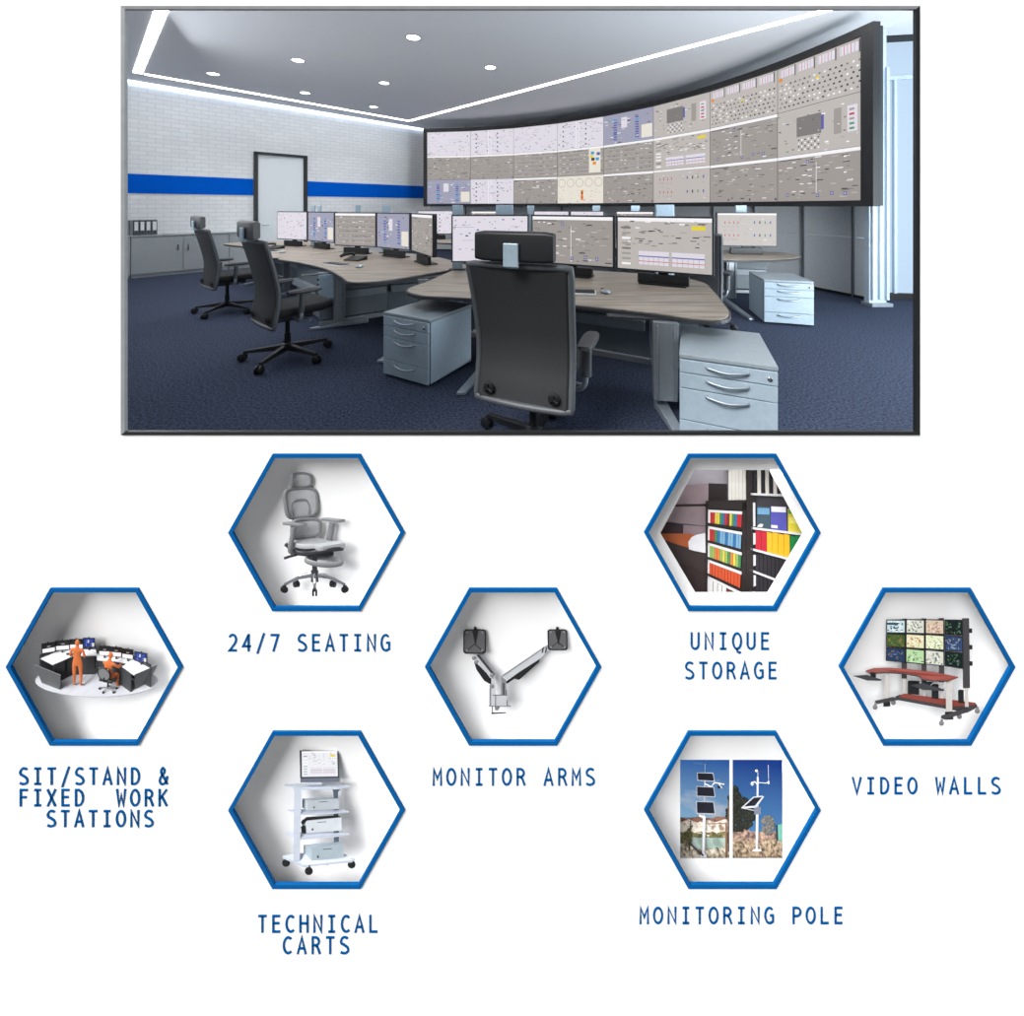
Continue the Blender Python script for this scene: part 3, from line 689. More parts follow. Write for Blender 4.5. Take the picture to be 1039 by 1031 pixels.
desk('small far right desk of grey oak behind the front desk',
     [(2.75, 6.35), (3.3, 6.1), (3.9, 6.14), (4.42, 6.3), (4.74, 6.62), (4.72, 7.1), (4.2, 7.5), (3.3, 7.55), (2.7, 7.2)],
     [(3.42, 6.3, ((3.25, 5.45), (3.42, 6.5)), .16, 0), (2.85, 6.7, ((2.8, 6.2), (2.85, 7.0)), .12, 0)], [[(2.8, 7.0), (3.6, 7.1), (4.4, 6.95)]])
desk('rearmost desk of grey oak just before the video wall',
     [(-1.9, 9.2), (-.6, 8.7), (.8, 8.3), (2.2, 7.9), (3.3, 7.8), (3.5, 8.6), (2.2, 9.5), (.4, 10.1), (-1.6, 10.0)],
     [(-1.2, 9.3, ((-1.3, 8.9), (-1.2, 9.6)), .14, 0), (2.6, 8.4, ((2.5, 7.9), (2.6, 8.8)), .14, 0)], [[(-1.4, 9.4), (1.0, 9.0), (2.8, 8.4)]])

# ------------------------------------------------------------------ monitors
def monitor(pL, pR, style, label, seed, z0=.87, z1=1.45, grp='widescreen monitors on the control desks'):
    pL, pR = Vector(pL), Vector(pR); d = pR-pL; wd = d.length; c = (pL+pR)/2
    root = thing('monitor', label, 'monitor', (c.x, c.y, ZD), math.atan2(d.y, d.x), grp)
    h = z1-z0; zz = z0-ZD; mb = MB()
    mb.box((0, .03, zz+h/2), (wd, .06, h)); mb.box((0, .08, zz+h/2), (wd*.5, .06, h*.5)); mb.build('housing', DARK, root, bevel=.004)
    mb = MB(); mb.fix = False
    art(mb, Vector((-wd/2+.018, -.002, zz+.018)), Vector((1, 0, 0)), Vector((0, 0, 1)), wd-.036, h-.036, style, random.Random(seed), Vector((0, -1, 0)))
    mb.build('screen', SC, root)
    mb = MB(); mb.box((0, .07, (zz+.1)/2+.01), (.1, .03, zz+.1)); mb.build('stand_neck', BLACK, root)
    mb = MB(); mb.box((0, .06, .008), (.46, .2, .016)); mb.box((0, .03, .06), (.50, .05, .10)); mb.build('stand_foot', BLACK, root, bevel=.004)
    return root
monitor((-.736, 4.88), (.205, 4.88), 'lil', 'monitor behind the front headrest, left of three on the front desk', 1)
monitor((.235, 4.87), (1.12, 4.40), 'net', 'middle monitor of three on the front desk, grey diagram on screen', 2)
monitor((1.13, 4.36), (1.95, 3.88), 'plot', 'right monitor of three on the front desk with two graphs on screen', 3)
monitor((-1.53, 6.13), (-1.05, 5.33), 'gray', 'monitor on the middle desk turned to show its dark side, nearest the front chair', 4)
monitor((-2.24, 6.66), (-1.57, 6.18), 'blue', 'middle monitor of three on the middle desk with blue columns', 5)
monitor((-3.08, 6.98), (-2.26, 6.69), 'bars', 'left monitor of three on the middle desk with rows of bars', 6)
monitor((-4.05, 7.98), (-3.28, 7.42), 'blue', 'right monitor of the pair on the far left desk', 7)
monitor((-4.9, 8.38), (-4.08, 8.01), 'lil', 'left monitor of the pair on the far left desk', 8)
monitor((3.5, 6.88), (4.45, 6.74), 'leds', 'lone monitor on the small far right desk', 9)
monitor((-2.35, 10.0), (-1.45, 9.85), 'dots', 'leftmost monitor of the rearmost row, only its top showing', 10)
monitor((-.95, 9.3), (-.1, 9.2), 'bars', 'monitor second from left in the rearmost row', 11)
monitor((.5, 9.3), (1.3, 9.15), 'dots', 'middle monitor of the rearmost row', 12)
monitor((1.32, 9.13), (2.05, 8.95), 'lil', 'monitor second from right in the rearmost row', 13)
monitor((2.25, 8.7), (3.0, 8.5), 'bars', 'rightmost monitor of the rearmost row', 14)
# posts that carry cables behind the monitors
for x0, x1, Y, lb in ((459, 469.5, 5.15, 'pale post behind the left monitor of the front desk'), (503, 520.5, 5.15, 'broad pale post behind the front headrest monitor'),
                      (665, 683.5, 4.45, 'broad pale post behind the monitor with two graphs'), (388, 396, 7.0, 'thin pale post behind the blue monitor of the middle desk'),
                      (361, 366, 7.1, 'thin grey post behind the left monitor of the middle desk'), (316, 319.5, 8.2, 'thin grey post left of a pair on the far left desk'),
                      (322.5, 326, 8.1, 'thin grey post right of a pair on the far left desk'), (535, 542, 9.85, 'small pale post left in the rearmost row'),
                      (601, 609, 9.55, 'small pale post in the middle of the rearmost row'), (640, 649, 9.0, 'small pale post right in the rearmost row'), (746, 757, 7.2, 'pale post behind the lone monitor of the far right desk')):
    X0, X1 = (x0-CX)/F*Y, (x1-CX)/F*Y; root = thing('mounting_post', lb, 'post', ((X0+X1)/2, Y, ZD), 0, 'mounting posts behind the monitors')
    mb = MB(); mb.box((0, 0, .42), (X1-X0, .04, .82)); mb.build('column', PALE, root, bevel=.004)
    mb = MB(); mb.box((0, 0, .006), ((X1-X0)*1.6, .12, .012)); mb.build('base_plate', DARK, root)
root = thing('computer', 'pale perforated computer case hanging under the middle desk beside the second chair', 'computer', (-2.36, 5.02, .40))
mb = MB(); mb.box((0, .1, .15), (.18, .22, .30), .5); mb.build('case', PALE, root, bevel=.005)
mb = MB()
for i in range(3):
    for j in range(4): mb.disc((-.045+.045*i-.0, -.012+.024*(i-1), .06+.06*j), (.48, -.88, 0), .012, .01, 8)
mb.build('vent_hole', DARK, root)

# keyboards, mice, telephones
def keyboard(x, y, rz, label):
    root = thing('keyboard', label, 'keyboard', (x, y, ZD), rz, 'keyboards on the desks')
    mb = MB(); mb.box((0, 0, .009), (.44, .15, .016)); mb.build('base', mat('white_plastic', (236, 238, 240), .4), root, bevel=.004)
    for r in range(4):
        mb = MB(); mb.box((0, .052-.034*r, .02), (.42, .028, .01)); mb.build('key_row', BLACK, root, bevel=.003)
keyboard(.56, 3.76, -.15, 'black and white keyboard on the front desk')
keyboard(-2.43, 5.55, -.55, 'keyboard with white front edge on the middle desk')
keyboard(-4.35, 7.25, -.6, 'keyboard on the far left desk')
def mouse(x, y, rz, label):
    root = thing('computer_mouse', label, 'mouse', (x, y, ZD), rz, 'computer mice on the desks')
    mb = MB(); mb.ball((0, 0, .018), (.042, .065, .022)); mb.build('shell', SILVER, root, 60)
    mb = MB(); mb.ball((-.01, .03, .03), (.012, .03, .014)); mb.build('button', BLACK, root, 60)
mouse(.87, 3.75, .3, 'silver and black mouse on the front desk'); mouse(-2.02, 5.33, -.4, 'white mouse on the middle desk'); mouse(-4.0, 7.0, -.4, 'white mouse on the far left desk')
def phone(x, y, rz, label):
    root = thing('telephone', label, 'telephone', (x, y, ZD), rz, 'desk telephones')
    mb = MB(); mb.hexa([(-.13, -.1, 0), (.13, -.1, 0), (.13, -.1, .02), (-.13, -.1, .02)], [(-.13, .12, 0), (.13, .12, 0), (.13, .12, .06), (-.13, .12, .06)]); mb.build('base', BLACK, root, bevel=.006)
    mb = MB(); mb.tube(cat([(-.2, -.08, .06), (-.17, 0, .085), (-.13, .1, .085), (-.1, .13, .07)]), .022, 10); mb.build('handset', BLACK, root, 60)
phone(-2.36, 6.05, -.3, 'black telephone before the monitors of the middle desk'); phone(-4.55, 7.7, -.3, 'black telephone before the monitors of the far left desk')

# ------------------------------------------------------------------ drawer pedestals
def pedestal(x, y, rz, wd, dp, label):
    root = thing('drawer_pedestal', label, 'drawer unit', (x, y, 0), rz, 'drawer pedestals beside the desks'); h = .585
    mb = MB(); mb.box((0, dp/2+.01, .29), (wd, dp-.02, .53)); mb.build('body', PED, root, bevel=.003)
    mb = MB(); mb.box((0, dp/2, .572), (wd+.004, dp+.01, .026)); mb.build('top_board', PEDTOP, root, bevel=.004)
    for z0, z1 in ((.028, .160), (.166, .366), (.372, .466), (.472, .553)):
        mb = MB(); mb.box((0, -.006, (z0+z1)/2), (wd-.004, .02, z1-z0)); dd = mb.build('drawer', PED, root, bevel=.003)
        zc = z1-.035 if z1 > .2 else z1-.04
        mb = MB(); mb.tube(cat([(-wd*.21, -.014, zc+.012), (-wd*.19, -.036, zc+.008), (0, -.052, zc-.004), (wd*.19, -.036, zc+.008), (wd*.21, -.014, zc+.012)], 5), .0075, 8, flat=1.2)
        mb.build('handle', SILVER, dd, 60)
    mb = MB(); mb.disc((wd*.42, -.02, .51), (0, 1, 0), .014, .01); mb.build('lock', CHROME, root, 60)
    mb = MB()
    for sx in (-1, 1):
        for sy in (.08, dp-.08): mb.lathe([(.02, 0), (.025, .006), (.025, .03)], (sx*(wd/2-.06), sy, 0), 10)
    mb.build('castor', BLACK, root)
def ped_from(fl, fr, dp, label):
    fl, fr = Vector(fl), Vector(fr); d = fr-fl; c = (fl+fr)/2; pedestal(c.x, c.y, math.atan2(d.y, d.x), d.length, dp, label)
ped_from((-1.17, 3.69), (-.705, 3.43), .62, 'drawer pedestal under the left end of the front desk')
ped_from((1.10, 2.64), (1.60, 2.42), .70, 'largest drawer pedestal in the foreground right of the front desk')
ped_from((3.33, 5.32), (3.87, 5.16), .68, 'drawer pedestal standing beside the small far right desk')

# ------------------------------------------------------------------ office chairs
def rrect(w_, t_, n=4, r=.3):
    P = []; rr = min(w_, t_)*r
    for cx, cy, a0 in ((w_/2-rr, t_/2-rr, 0), (-w_/2+rr, t_/2-rr, 90), (-w_/2+rr, -t_/2+rr, 180), (w_/2-rr, -t_/2+rr, 270)):
        for i in range(n+1): a = math.radians(a0+90*i/n); P.append((cx+rr*math.cos(a), cy+rr*math.sin(a)))
    return P
def office_chair(label):
    root = thing('office_chair', label, 'chair', (0, 0, 0), 0, 'charcoal swivel chairs at the desks')
    yz = [(.40, -.25), (.5, -.235), (.62, -.215), (.75, -.215), (.88, -.24), (1.02, -.275), (1.21, -.33)]
    prof = cat([(0, y, z) for z, y in yz], 4)
    def width(z): t = (z-.4)/.81; return .585-.015*math.sin(PI*t)+.03*t
    rings = []
    for p in prof:
        w_ = width(p.z); ring = []
        for x, y in rrect(w_-.03, .035, 4, .45): ring.append(Vector((x, p.y+y+(x/w_)**2*.10, p.z)))
        rings.append(ring)
    mb = MB(); mb.loft(rings); mb.build('backrest', SHELL, root, 40)
    lp = []
    for p in prof: w_ = width(p.z); lp.append(Vector((-w_/2, p.y+.025, p.z)))
    top = [Vector((x, prof[-1].y+(x/.62)**2*.10, 1.215)) for x in (-.26, -.15, 0, .15, .26)]
    rt = [Vector((-v.x, v.y, v.z)) for v in reversed(lp)]
    bot = [Vector((x, prof[0].y+(x/.6)**2*.10, .395)) for x in (.24, .12, 0, -.12, -.24)]
    mb = MB(); mb.tube(lp+top+rt+bot, .021, 8, closed=True); mb.build('back_rim', RIM, root, 60)
    for sx in (-1, 1):
        mb = MB(); mb.disc((sx*.2, -.257, .47), (0, 1, 0), .034, .014)
        for k in range(3): a = PI/2+k*2*PI/3; mb.tube([(sx*.2, -.268, .47), (sx*.2+.028*math.cos(a), -.268, .47+.028*math.sin(a))], .005, 5)
        mb.build('adjustment_knob', BLACK, root, 50)
    mb = MB(); rs = []
    for x in [-.23+.46*i/10 for i in range(11)]:
        s_ = 1-.1*(abs(x)/.23)**12
        rs.append([Vector((x, -.36+a*s_+x*x*.15, 1.328+b*s_)) for a, b in rrect(.065, .17, 4, .3)])
    mb.loft(rs); mb.build('headrest', mat('black_headrest_leather', (30, 31, 34), .4), root, 50)
    mb = MB(); mb.box((0, -.405, 1.285), (.088, .018, .13)); mb.box((0, -.385, 1.225), (.07, .02, .03)); mb.build('headrest_bracket', PALE, root, bevel=.005)
    # seat
    rs = []
    for i in range(11):
        y = -.2+.56*i/10; w_ = .52*(1-.12*(max(0, i-8)/2)**2); zt = .51+(.012 if i > 8 else 0)
        rs.append([Vector((x, y, zt+z+(x/.5)**2*.04)) for x, z in rrect(w_, .085, 4, .4)])
    mb = MB(); mb.loft(rs); mb.build('seat', SEATF, root, 50)
    mb = MB(); mb.box((0, .03, .435), (.26, .34, .06)); mb.box((0, -.13, .43), (.08, .14, .045)); mb.box((0, -.15, .45), (.1, .04, .08)); mb.build('tilt_mechanism', DARK, root, bevel=.01)
    mb = MB(); mb.tube([(.12, .08, .43), (.3, .1, .42)], .012); mb.tube([(-.12, -.02, .43), (-.28, -.02, .42)], .012); mb.build('lever', SILVER, root, 60)
    for sx in (-1, 1):
        mb = MB(); mb.tube(cat([(sx*.14, 0, .435), (sx*.27, .0, .43), (sx*.325, .0, .47), (sx*.33, .0, .55)]), [.02]*19, 8, flat=.8); mb.build('arm_bracket', SILVER, root, 60)
        mb = MB(); mb.tube([(sx*.33, 0, .52), (sx*.33, .01, .70)], .024, 10, flat=1.5); mb.build('arm_post', RIM, root, 60)
        mb = MB(); rs = []
        for i in range(9):
            y = -.13+.31*i/8; s_ = 1-.35*(abs(i-4)/4)**4
            rs.append([Vector((sx*.345+a*s_, y, .73+b*s_)) for a, b in rrect(.10, .038, 3, .4)])
        mb.loft(rs); mb.build('armrest', DARK, root, 50)
    mb = MB(); mb.lathe([(.03, .10), (.03, .26), (.022, .26), (.022, .42)], (0, 0, 0), 16); mb.build('gas_column', BLACK, root, 40)
    mb = MB(); mb.lathe([(.05, .085), (.06, .10), (.055, .15), (.035, .16)], (0, 0, 0), 16); hub = mb.build('base_hub', BLACK, root, 40)
    for k in range(5):
        a = 2*PI*k/5+.3; dx, dy = math.cos(a), math.sin(a); nx, ny = -dy, dx; rs = []
        for r, hw, zt, zb in ((.04, .03, .145, .085), (.21, .024, .125, .085), (.40, .017, .105, .078)):
            rs.append([Vector((dx*r+nx*q*hw, dy*r+ny*q*hw, z)) for q, z in ((-1, zb), (1, zb), (.8, zt), (-.8, zt))])
        mb = MB(); mb.loft(rs); mb.build('base_arm', BLACK, root, bevel=.004)
        mb = MB(); cx, cy = dx*.40, dy*.40
        for q in (-1, 1): mb.disc((cx+nx*q*.02+dx*.01, cy+ny*q*.02+dy*.01, .04), (nx, ny, 0), .04, .024, 16)
        mb.box((cx, cy, .06), (.03, .03, .045), a); mb.build('castor', BLACK, root, 50)
    return root
ch = office_chair('charcoal chair seen from behind in the foreground at the front desk')
ch.location = (.14, 2.56, 0); ch.rotation_euler = (0, 0, -.37)
dup(ch, (-2.30, 4.12, 0), math.radians(-40), 'charcoal chair at the middle desk, second from the front')
dup(ch, (-4.2, 5.93, 0), math.radians(-38), 'farthest charcoal chair, before the low cabinets at the left')

dup(ch, (2.37, 5.13, 0), math.radians(-35), 'charcoal chair half hidden behind the right end of the front desk')
# ------------------------------------------------------------------ cabinets and binders
def s_of(x, t): u = (x-CX)/F; Z = t/(-B_.x*-u*1.0+B_.y) if False else t/(B_.x*u+B_.y); return Z*(A_.x*u+A_.y)
def cabinet(s0, s1, label, doors=2):
    p, q = st(s0, 11.85), st(s1, 11.85); d = q-p; L = d.length-.006
    root = thing('low_cabinet', label, 'cabinet', (p.x, p.y, 0), math.atan2(d.y, d.x), 'low grey cabinets along the brick wall')
    mb = MB(); mb.box((L/2, .2, .46), (L, .36, .80)); mb.box((L/2, .2, .03), (L-.02, .34, .06)); mb.build('body', CABG, root)
    mb = MB(); mb.box((L/2, .19, .905), (L, .41, .03)); mb.build('top_board', CABG, root, bevel=.003)
    wd = L/doors
    for i in range(doors):
        mb = MB(); mb.box((wd*(i+.5), .008, .48), (wd-.01, .02, .80)); dd = mb.build('door', CABG, root, bevel=.003)
        hx_ = wd*(i+1)-.09 if i % 2 == 0 else wd*i+.09
        mb = MB(); mb.tube([(hx_, -.004, .56), (hx_, -.035, .565), (hx_, -.035, .665), (hx_, -.004, .67)], .01, 8); mb.build('handle', RIM, dd, 60)
cabinet(-.12, .65, 'low grey cabinet at the far left under the binders', 1); cabinet(.65, 2.41, 'low grey two-door cabinet left of the farthest chair'); cabinet(2.41, 2.98, 'narrow low grey cabinet beside the door', 1)
xs = [127, 131.5, 135.3, 141.5, 147.7, 153.8, 160]
BN = ['plain grey lever arch binder at the left edge of the row', 'thin grey binder second in the row on the cabinet', 'dark binder with white label, third from left in the row', 'dark binder with white label, fourth from left in the row',
      'dark binder with white label, fifth from left in the row', 'dark binder with white label at the right end of the row']
for i in range(6):
    s0, s1 = s_of(xs[i], 11.95), s_of(xs[i+1], 11.95); p, q = st(s0, 11.92), st(s1, 11.92); d = q-p; L = d.length-.008
    root = thing('binder', BN[i], 'binder', (p.x, p.y, .92), math.atan2(d.y, d.x), 'binders on the low cabinet')
    mb = MB(); mb.box((L/2, .13, .165), (L, .26, .33)); mb.build('cover', mat('binder_grey' if i < 2 else 'binder_slate', (120, 126, 132) if i < 2 else (84, 90, 98), .6), root, bevel=.004)
    if i > 1:
        mb = MB(); mb.box((L/2, -.002, .20), (L*.66, .004, .19)); mb.build('spine_label', mat('label_white', (236, 238, 240), .6), root)
        mb = MB(); mb.disc((L/2, -.002, .06), (0, 1, 0), .016, .006); mb.build('finger_ring', BLACK, root)

light('near_left_fill', 'AREA', (-4.9, 4.6, 2.8), 85, (.92, .96, 1), to=(0, 7, 1.2), shape='RECTANGLE', size=4.5, size_y=3)  # added fill from the unseen near left side, no window there
light('near_right_fill', 'AREA', (5.2, 2.1, 1.2), 400, (.88, .95, 1), to=(1.5, 8, 4.1), shape='RECTANGLE', size=2, size_y=3)  # added fill aimed up at the ceiling, no window modelled here

# ------------------------------------------------------------------ models in the hexagonal niches
class Mini:
    """a scale model: shown turned by yaw and pitch, its depth scaled by k; origin on the sight line of (px, py)"""
    def __init__(s, px, py, unit, k, yaw=0., pitch=0., W0=.03, behind=False):
        s.W0 = W0; s.behind = behind; Dm = DB-W0; s.t = Vector(((px-CX)/F, (CY-py)/F)); t = s.t
        s.o = Vector((t.x*Dm, Dm, H0+t.y*Dm)); sg = math.sqrt(1+k*k*t.length_squared); h = t.normalized(); f = 1/sg-1
        Si = Matrix(((1+f*h.x*h.x, f*h.x*h.y), (f*h.x*h.y, 1+f*h.y*h.y)))
        kt = Vector((k*t.x, k*t.y)); col = Si @ kt
        r1 = Vector((Si[0][0], Si[0][1], col.x)); r2 = Vector((Si[1][0], Si[1][1], col.y)); r3 = r1.cross(r2)
        Qn = Matrix((r1, r2, r3)); c, sn = math.cos(pitch), math.sin(pitch)
        Rm = Matrix(((1, 0, 0), (0, sn, c), (0, -c, sn))) @ Matrix.Rotation(yaw, 3, 'Z')
        R = Qn.transposed() @ Rm; sc_ = unit*Dm/F
        P = Matrix(((Si[0][0], Si[0][1], 0), (Si[1][0], Si[1][1], 0), (0, 0, k/sg)))*sc_
        Wm = Matrix(((1, 0, 0), (0, 0, -1), (0, 1, 0)))       # (U, V, W) -> world (x, -W, z)
        s.A = Wm @ P @ R; s.roots = []
    def thing(s, name, label, cat, pos=(0, 0, 0), group=None):
        o = thing(name, label, cat, s.o+s.A @ Vector(pos), 0, group); s.roots.append(o); s.pos = Vector(pos); return o
    def mb(s, rel=(0, 0, 0), rz=0.):
        return MB(s.A.to_4x4() @ Matrix.Translation(rel) @ Matrix.Rotation(rz, 4, 'Z'))
    def one(s, mb, name, m, label, cat, pos=(0, 0, 0), group=None, smooth=None, kind=None):
        o = mb.build(name, m, smooth=smooth); o.location = s.o+s.A @ Vector(pos); s.roots.append(o)
        return tag(o, label, cat, group, kind)
    def settle(s):
        def meshes(o):
            if o.type == 'MESH': yield o, Vector((0, 0, 0))
            for c in o.children:
                for m, off in meshes(c): yield m, off+c.location
        ys = [r.location.y+(off+v.co).y for r in s.roots for m, off in meshes(r) for v in m.data.vertices]
        edge = min(ys)-DB-.003 if s.behind else max(ys)-DB+.002        # how far to bring it to the back plate
        W1 = s.W0+edge
        no = Vector((s.t.x*(DB-W1), DB-W1, H0+s.t.y*(DB-W1))); g = (DB-W1)/(DB-s.W0)
        for r in s.roots: r.location = no+(r.location-s.o)*g; r.scale = (g, g, g)

M_ = mat
mGRY = M_('model_grey_plastic', (126, 128, 130), .5); mMESH = M_('model_mesh_fabric', (172, 174, 177), .8); mDK = M_('model_dark_plastic', (52, 54, 58), .5)
mLT = M_('model_light_metal', (196, 202, 212), .4, metal=.2)

# --- mesh office chair
m = Mini(319.3, 600.0, 97.5, .32, math.radians(48), math.radians(9), .05)
r = m.thing('mesh_office_chair', 'grey mesh chair model with headrest and footrest in the upper left hexagon', 'chair')
def ringtube(mb, pts, rad, fill_m=None): mb.tube(pts, rad, 8, closed=True)
def padring(cx, cy, cz, w_, h, tilt, top=1., n=24, bow=.05, e=4):
    P = []
    for i in range(n):
        a = 2*PI*i/n; ca, sa = math.cos(a), math.sin(a)
        x = math.copysign(abs(ca)**(2/e), ca); z = math.copysign(abs(sa)**(2/e), sa)
        xx = x*w_/2*(1+(top-1)*(z+1)/2)
        P.append(Vector((cx+xx, cy+tilt*z*h/2-bow*(abs(x)**2), cz+z*h/2)))
    return P
def pad(m, r, nm, P, rad, c):
    mb = m.mb(); mb.tube(P, rad, 8, closed=True); fr = mb.build(nm, mGRY, r, 60)
    mb = m.mb(); n = len(P); ctr = sum(P, Vector())/n+Vector((0, .02, 0)); vs = [ctr]+[ctr.lerp(p, .5)+Vector((0, .0, 0)) for p in P]+P
    fs = [(0, 1+i, 1+(i+1) % n) for i in range(n)]+[(1+i, 1+n+i, 1+n+(i+1) % n, 1+(i+1) % n) for i in range(n)]
    b = len(vs); vs = vs+[v+Vector((0, .012, 0)) for v in vs]; fs = fs+[tuple(b+q for q in f[::-1]) for f in fs]
    mb.add(vs, fs); mb.build('mesh_panel', mMESH, fr, 60)
pad(m, r, 'upper_back', padring(0, .24, .925, .47, .31, .10, 1.12), .019, 0)
pad(m, r, 'lumbar_support', padring(0, .17, .655, .44, .19, -.04, 1), .02, 0)
pad(m, r, 'headrest', padring(0, .25, 1.17, .31, .145, .02, .95, bow=.06), .014, 0)
mb = m.mb(); mb.tube(cat([(-.13, .20, .79), (-.14, .21, .88), (-.09, .22, .95), (.09, .22, .95), (.14, .21, .88), (.13, .20, .79)]), .014, 6); mb.build('back_arch', mGRY, r, 60)
mb = m.mb(); mb.tube(cat([(0, .05, .42), (0, .28, .45), (0, .3, .62), (0, .28, .8), (0, .29, 1.0), (0, .28, 1.15)]), .025, 8); mb.build('spine', mDK, r, 60)
rs = []
for i in range(13):
    y = -.27+.5*i/12; w_ = .48*(1-.25*(abs(i-6)/6)**4); zz = .48+.04*(abs(i-6)/6)**2-(.035 if i < 2 else 0)
    rs.append([Vector((x, y, zz+z+(x/.5)**2*.08)) for x, z in rrect(w_, .05, 4, .4)])
mb = m.mb(); mb.loft(rs); mb.build('seat', mMESH, r, 60)
mb = m.mb(); mb.tube(cat([(-.23, .2, .5), (-.2, .05, .42), (-.2, -.2, .45), (0, -.27, .47), (.2, -.2, .45), (.2, .05, .42), (.23, .2, .5)]), .022, 8); mb.box((0, 0, .41), (.26, .3, .06)); mb.build('seat_frame', mDK, r, 60)
mb = m.mb(); mb.tube([(.19*math.cos(a*PI/10), -.13+.17*math.sin(a*PI/10), .33+.02*math.sin(a*PI/10)) for a in range(20)], .028, 8, closed=True); mb.build('footrest', mGRY, r, 60)
mb = m.mb(); mb.lathe([(.04, .1), (.04, .22), (.028, .22), (.028, .4)], seg=12); mb.build('gas_column', mDK, r, 50)
for sx in (-1, 1):
    mb = m.mb(); mb.tube(cat([(sx*.2, .12, .42), (sx*.29, .08, .46), (sx*.3, .05, .56), (sx*.3, .02, .7)]), .026, 8, flat=1.4); mb.build('arm_post', mGRY, r, 60)
    mb = m.mb(); mb.loft([[Vector((sx*.3+a, y, .735+b)) for a, b in rrect(.10, .03, 3)] for y in (-.12, -.1, .1, .13)]); mb.build('armrest', mGRY, r, 50)
    mb = m.mb(); mb.tube([(sx*.1, .1, .4), (sx*.22, .15, .375), (sx*.28, .17, .36)], .014, 6); mb.build('lever', mDK, r, 50)
for k in range(5):
    a = 2*PI*k/5-PI/2-math.radians(48); dx, dy = math.cos(a), math.sin(a)
    mb = m.mb(); mb.tube([(dx*.03, dy*.03, .17), (dx*.18, dy*.18, .15), (dx*.33, dy*.33, .085)], [.024, .02, .014], 8); mb.build('base_arm', CHROME, r, 60)
    mb = m.mb()
    for q in (-1, 1): mb.disc((dx*.33-dy*q*.016, dy*.33+dx*q*.016, .035), (-dy, dx, 0), .036, .022, 14)
    mb.box((dx*.33, dy*.33, .065), (.03, .03, .03)); mb.build('castor', BLACK, r, 50)
m.settle()

# --- curved consoles with two operators
U3 = 29.8
m = Mini(540*.18287, 590+640*.18287, U3, .28, 0, math.radians(25), .06)
C25, S25 = math.cos(math.radians(25)), math.sin(math.radians(25))
def q3(zx, zy, z): return ((zx-540)/163, (640-zy-z*C25*163)/(163*S25))
mTOP = M_('model_white_worktop', (212, 214, 218), .5); mSIDE = M_('model_side_grey', (98, 100, 102), .5); mBK = M_('model_back_dark', (58, 60, 62), .55)
mORG = M_('orange_figure', (216, 116, 62), .6, var=.03)
fl = [((540+350*math.cos(a*PI/16)-540)/163, 1.35+(1.35*math.sin(a*PI/16))) for a in range(32)]
mb = m.mb(); mb.prism(fl, -.02, 0); m.one(mb, 'floor_shade_disc', M_('floor_shade_pale_grey', (176, 178, 184), .7), 'pale grey oval of painted floor shade under the curved consoles in the left hexagon', 'mat')  # soft shading on the floor, drawn as a grey disc
DIVL = [(218, 425), (330, 372), (430, 366), (530, 368), (541, 405), (400, 409), (340, 440), (290, 462)]
DIVR = [(536, 395), (640, 402), (745, 428), (842, 480), (745, 520), (690, 478), (620, 442), (538, 432)]
for pts, lb in ((DIVL, 'left curved console with white worktop beside the standing orange figure'), (DIVR, 'right curved console with white worktop before the seated orange figure')):
    r = m.thing('console_desk', lb, 'desk', group='curved white consoles')
    P = [q3(a, b, .75) for a, b in pts]
    mb = m.mb(); mb.prism(P, .735, .77); mb.build('worktop', mTOP, r)
    left = pts is DIVL
    bk = P[:4] if left else P[:4]
    for i in range(3):
        a, b = Vector(bk[i]), Vector(bk[i+1]); d = b-a; c = (a+b)/2
        mb = m.mb(); mb.box((c.x, c.y, .44), (d.length+.02, .05, .80), math.atan2(d.y, d.x)); mb.build('back_panel', mBK, r)
    inner = P[4:]
    for i in range(len(inner)-1):
        a, b = Vector(inner[i])*.85+Vector(bk[2 if left else 1])*.15, Vector(inner[i+1])*.85+Vector(bk[1])*.15; d = b-a; c = (a+b)/2
        mb = m.mb(); mb.box((c.x, c.y, .36), (d.length+.02, .04, .72), math.atan2(d.y, d.x)); mb.build('modesty_panel', mSIDE if left and i == 3 else mBK, r)
    e0, e1, f0, f1 = ((190, 462), (338, 522), (228, 562), (330, 600)) if left else ((748, 518), (882, 460), (752, 597), (842, 545))
    a, b, c_, d_ = q3(*e0, .78), q3(*e1, .78), q3(*f0, 0.02), q3(*f1, 0.02)
    mb = m.mb(); mb.hexa([(c_[0], c_[1], .02), (d_[0], d_[1], .02), (b[0], b[1], .78), (a[0], a[1], .78)], [(c_[0], c_[1]+.05, .02), (d_[0], d_[1]+.05, .02), (b[0], b[1]+.05, .78), (a[0], a[1]+.05, .78)]); mb.build('end_panel', mSIDE, r)
    mb = m.mb(); ax = Vector(bk[1]).lerp(Vector(bk[2]), .5); mb.tube([(p[0], p[1]+.02, .86) for p in bk], .035, 6); mb.build('equipment_rail', BLACK, r, 50)
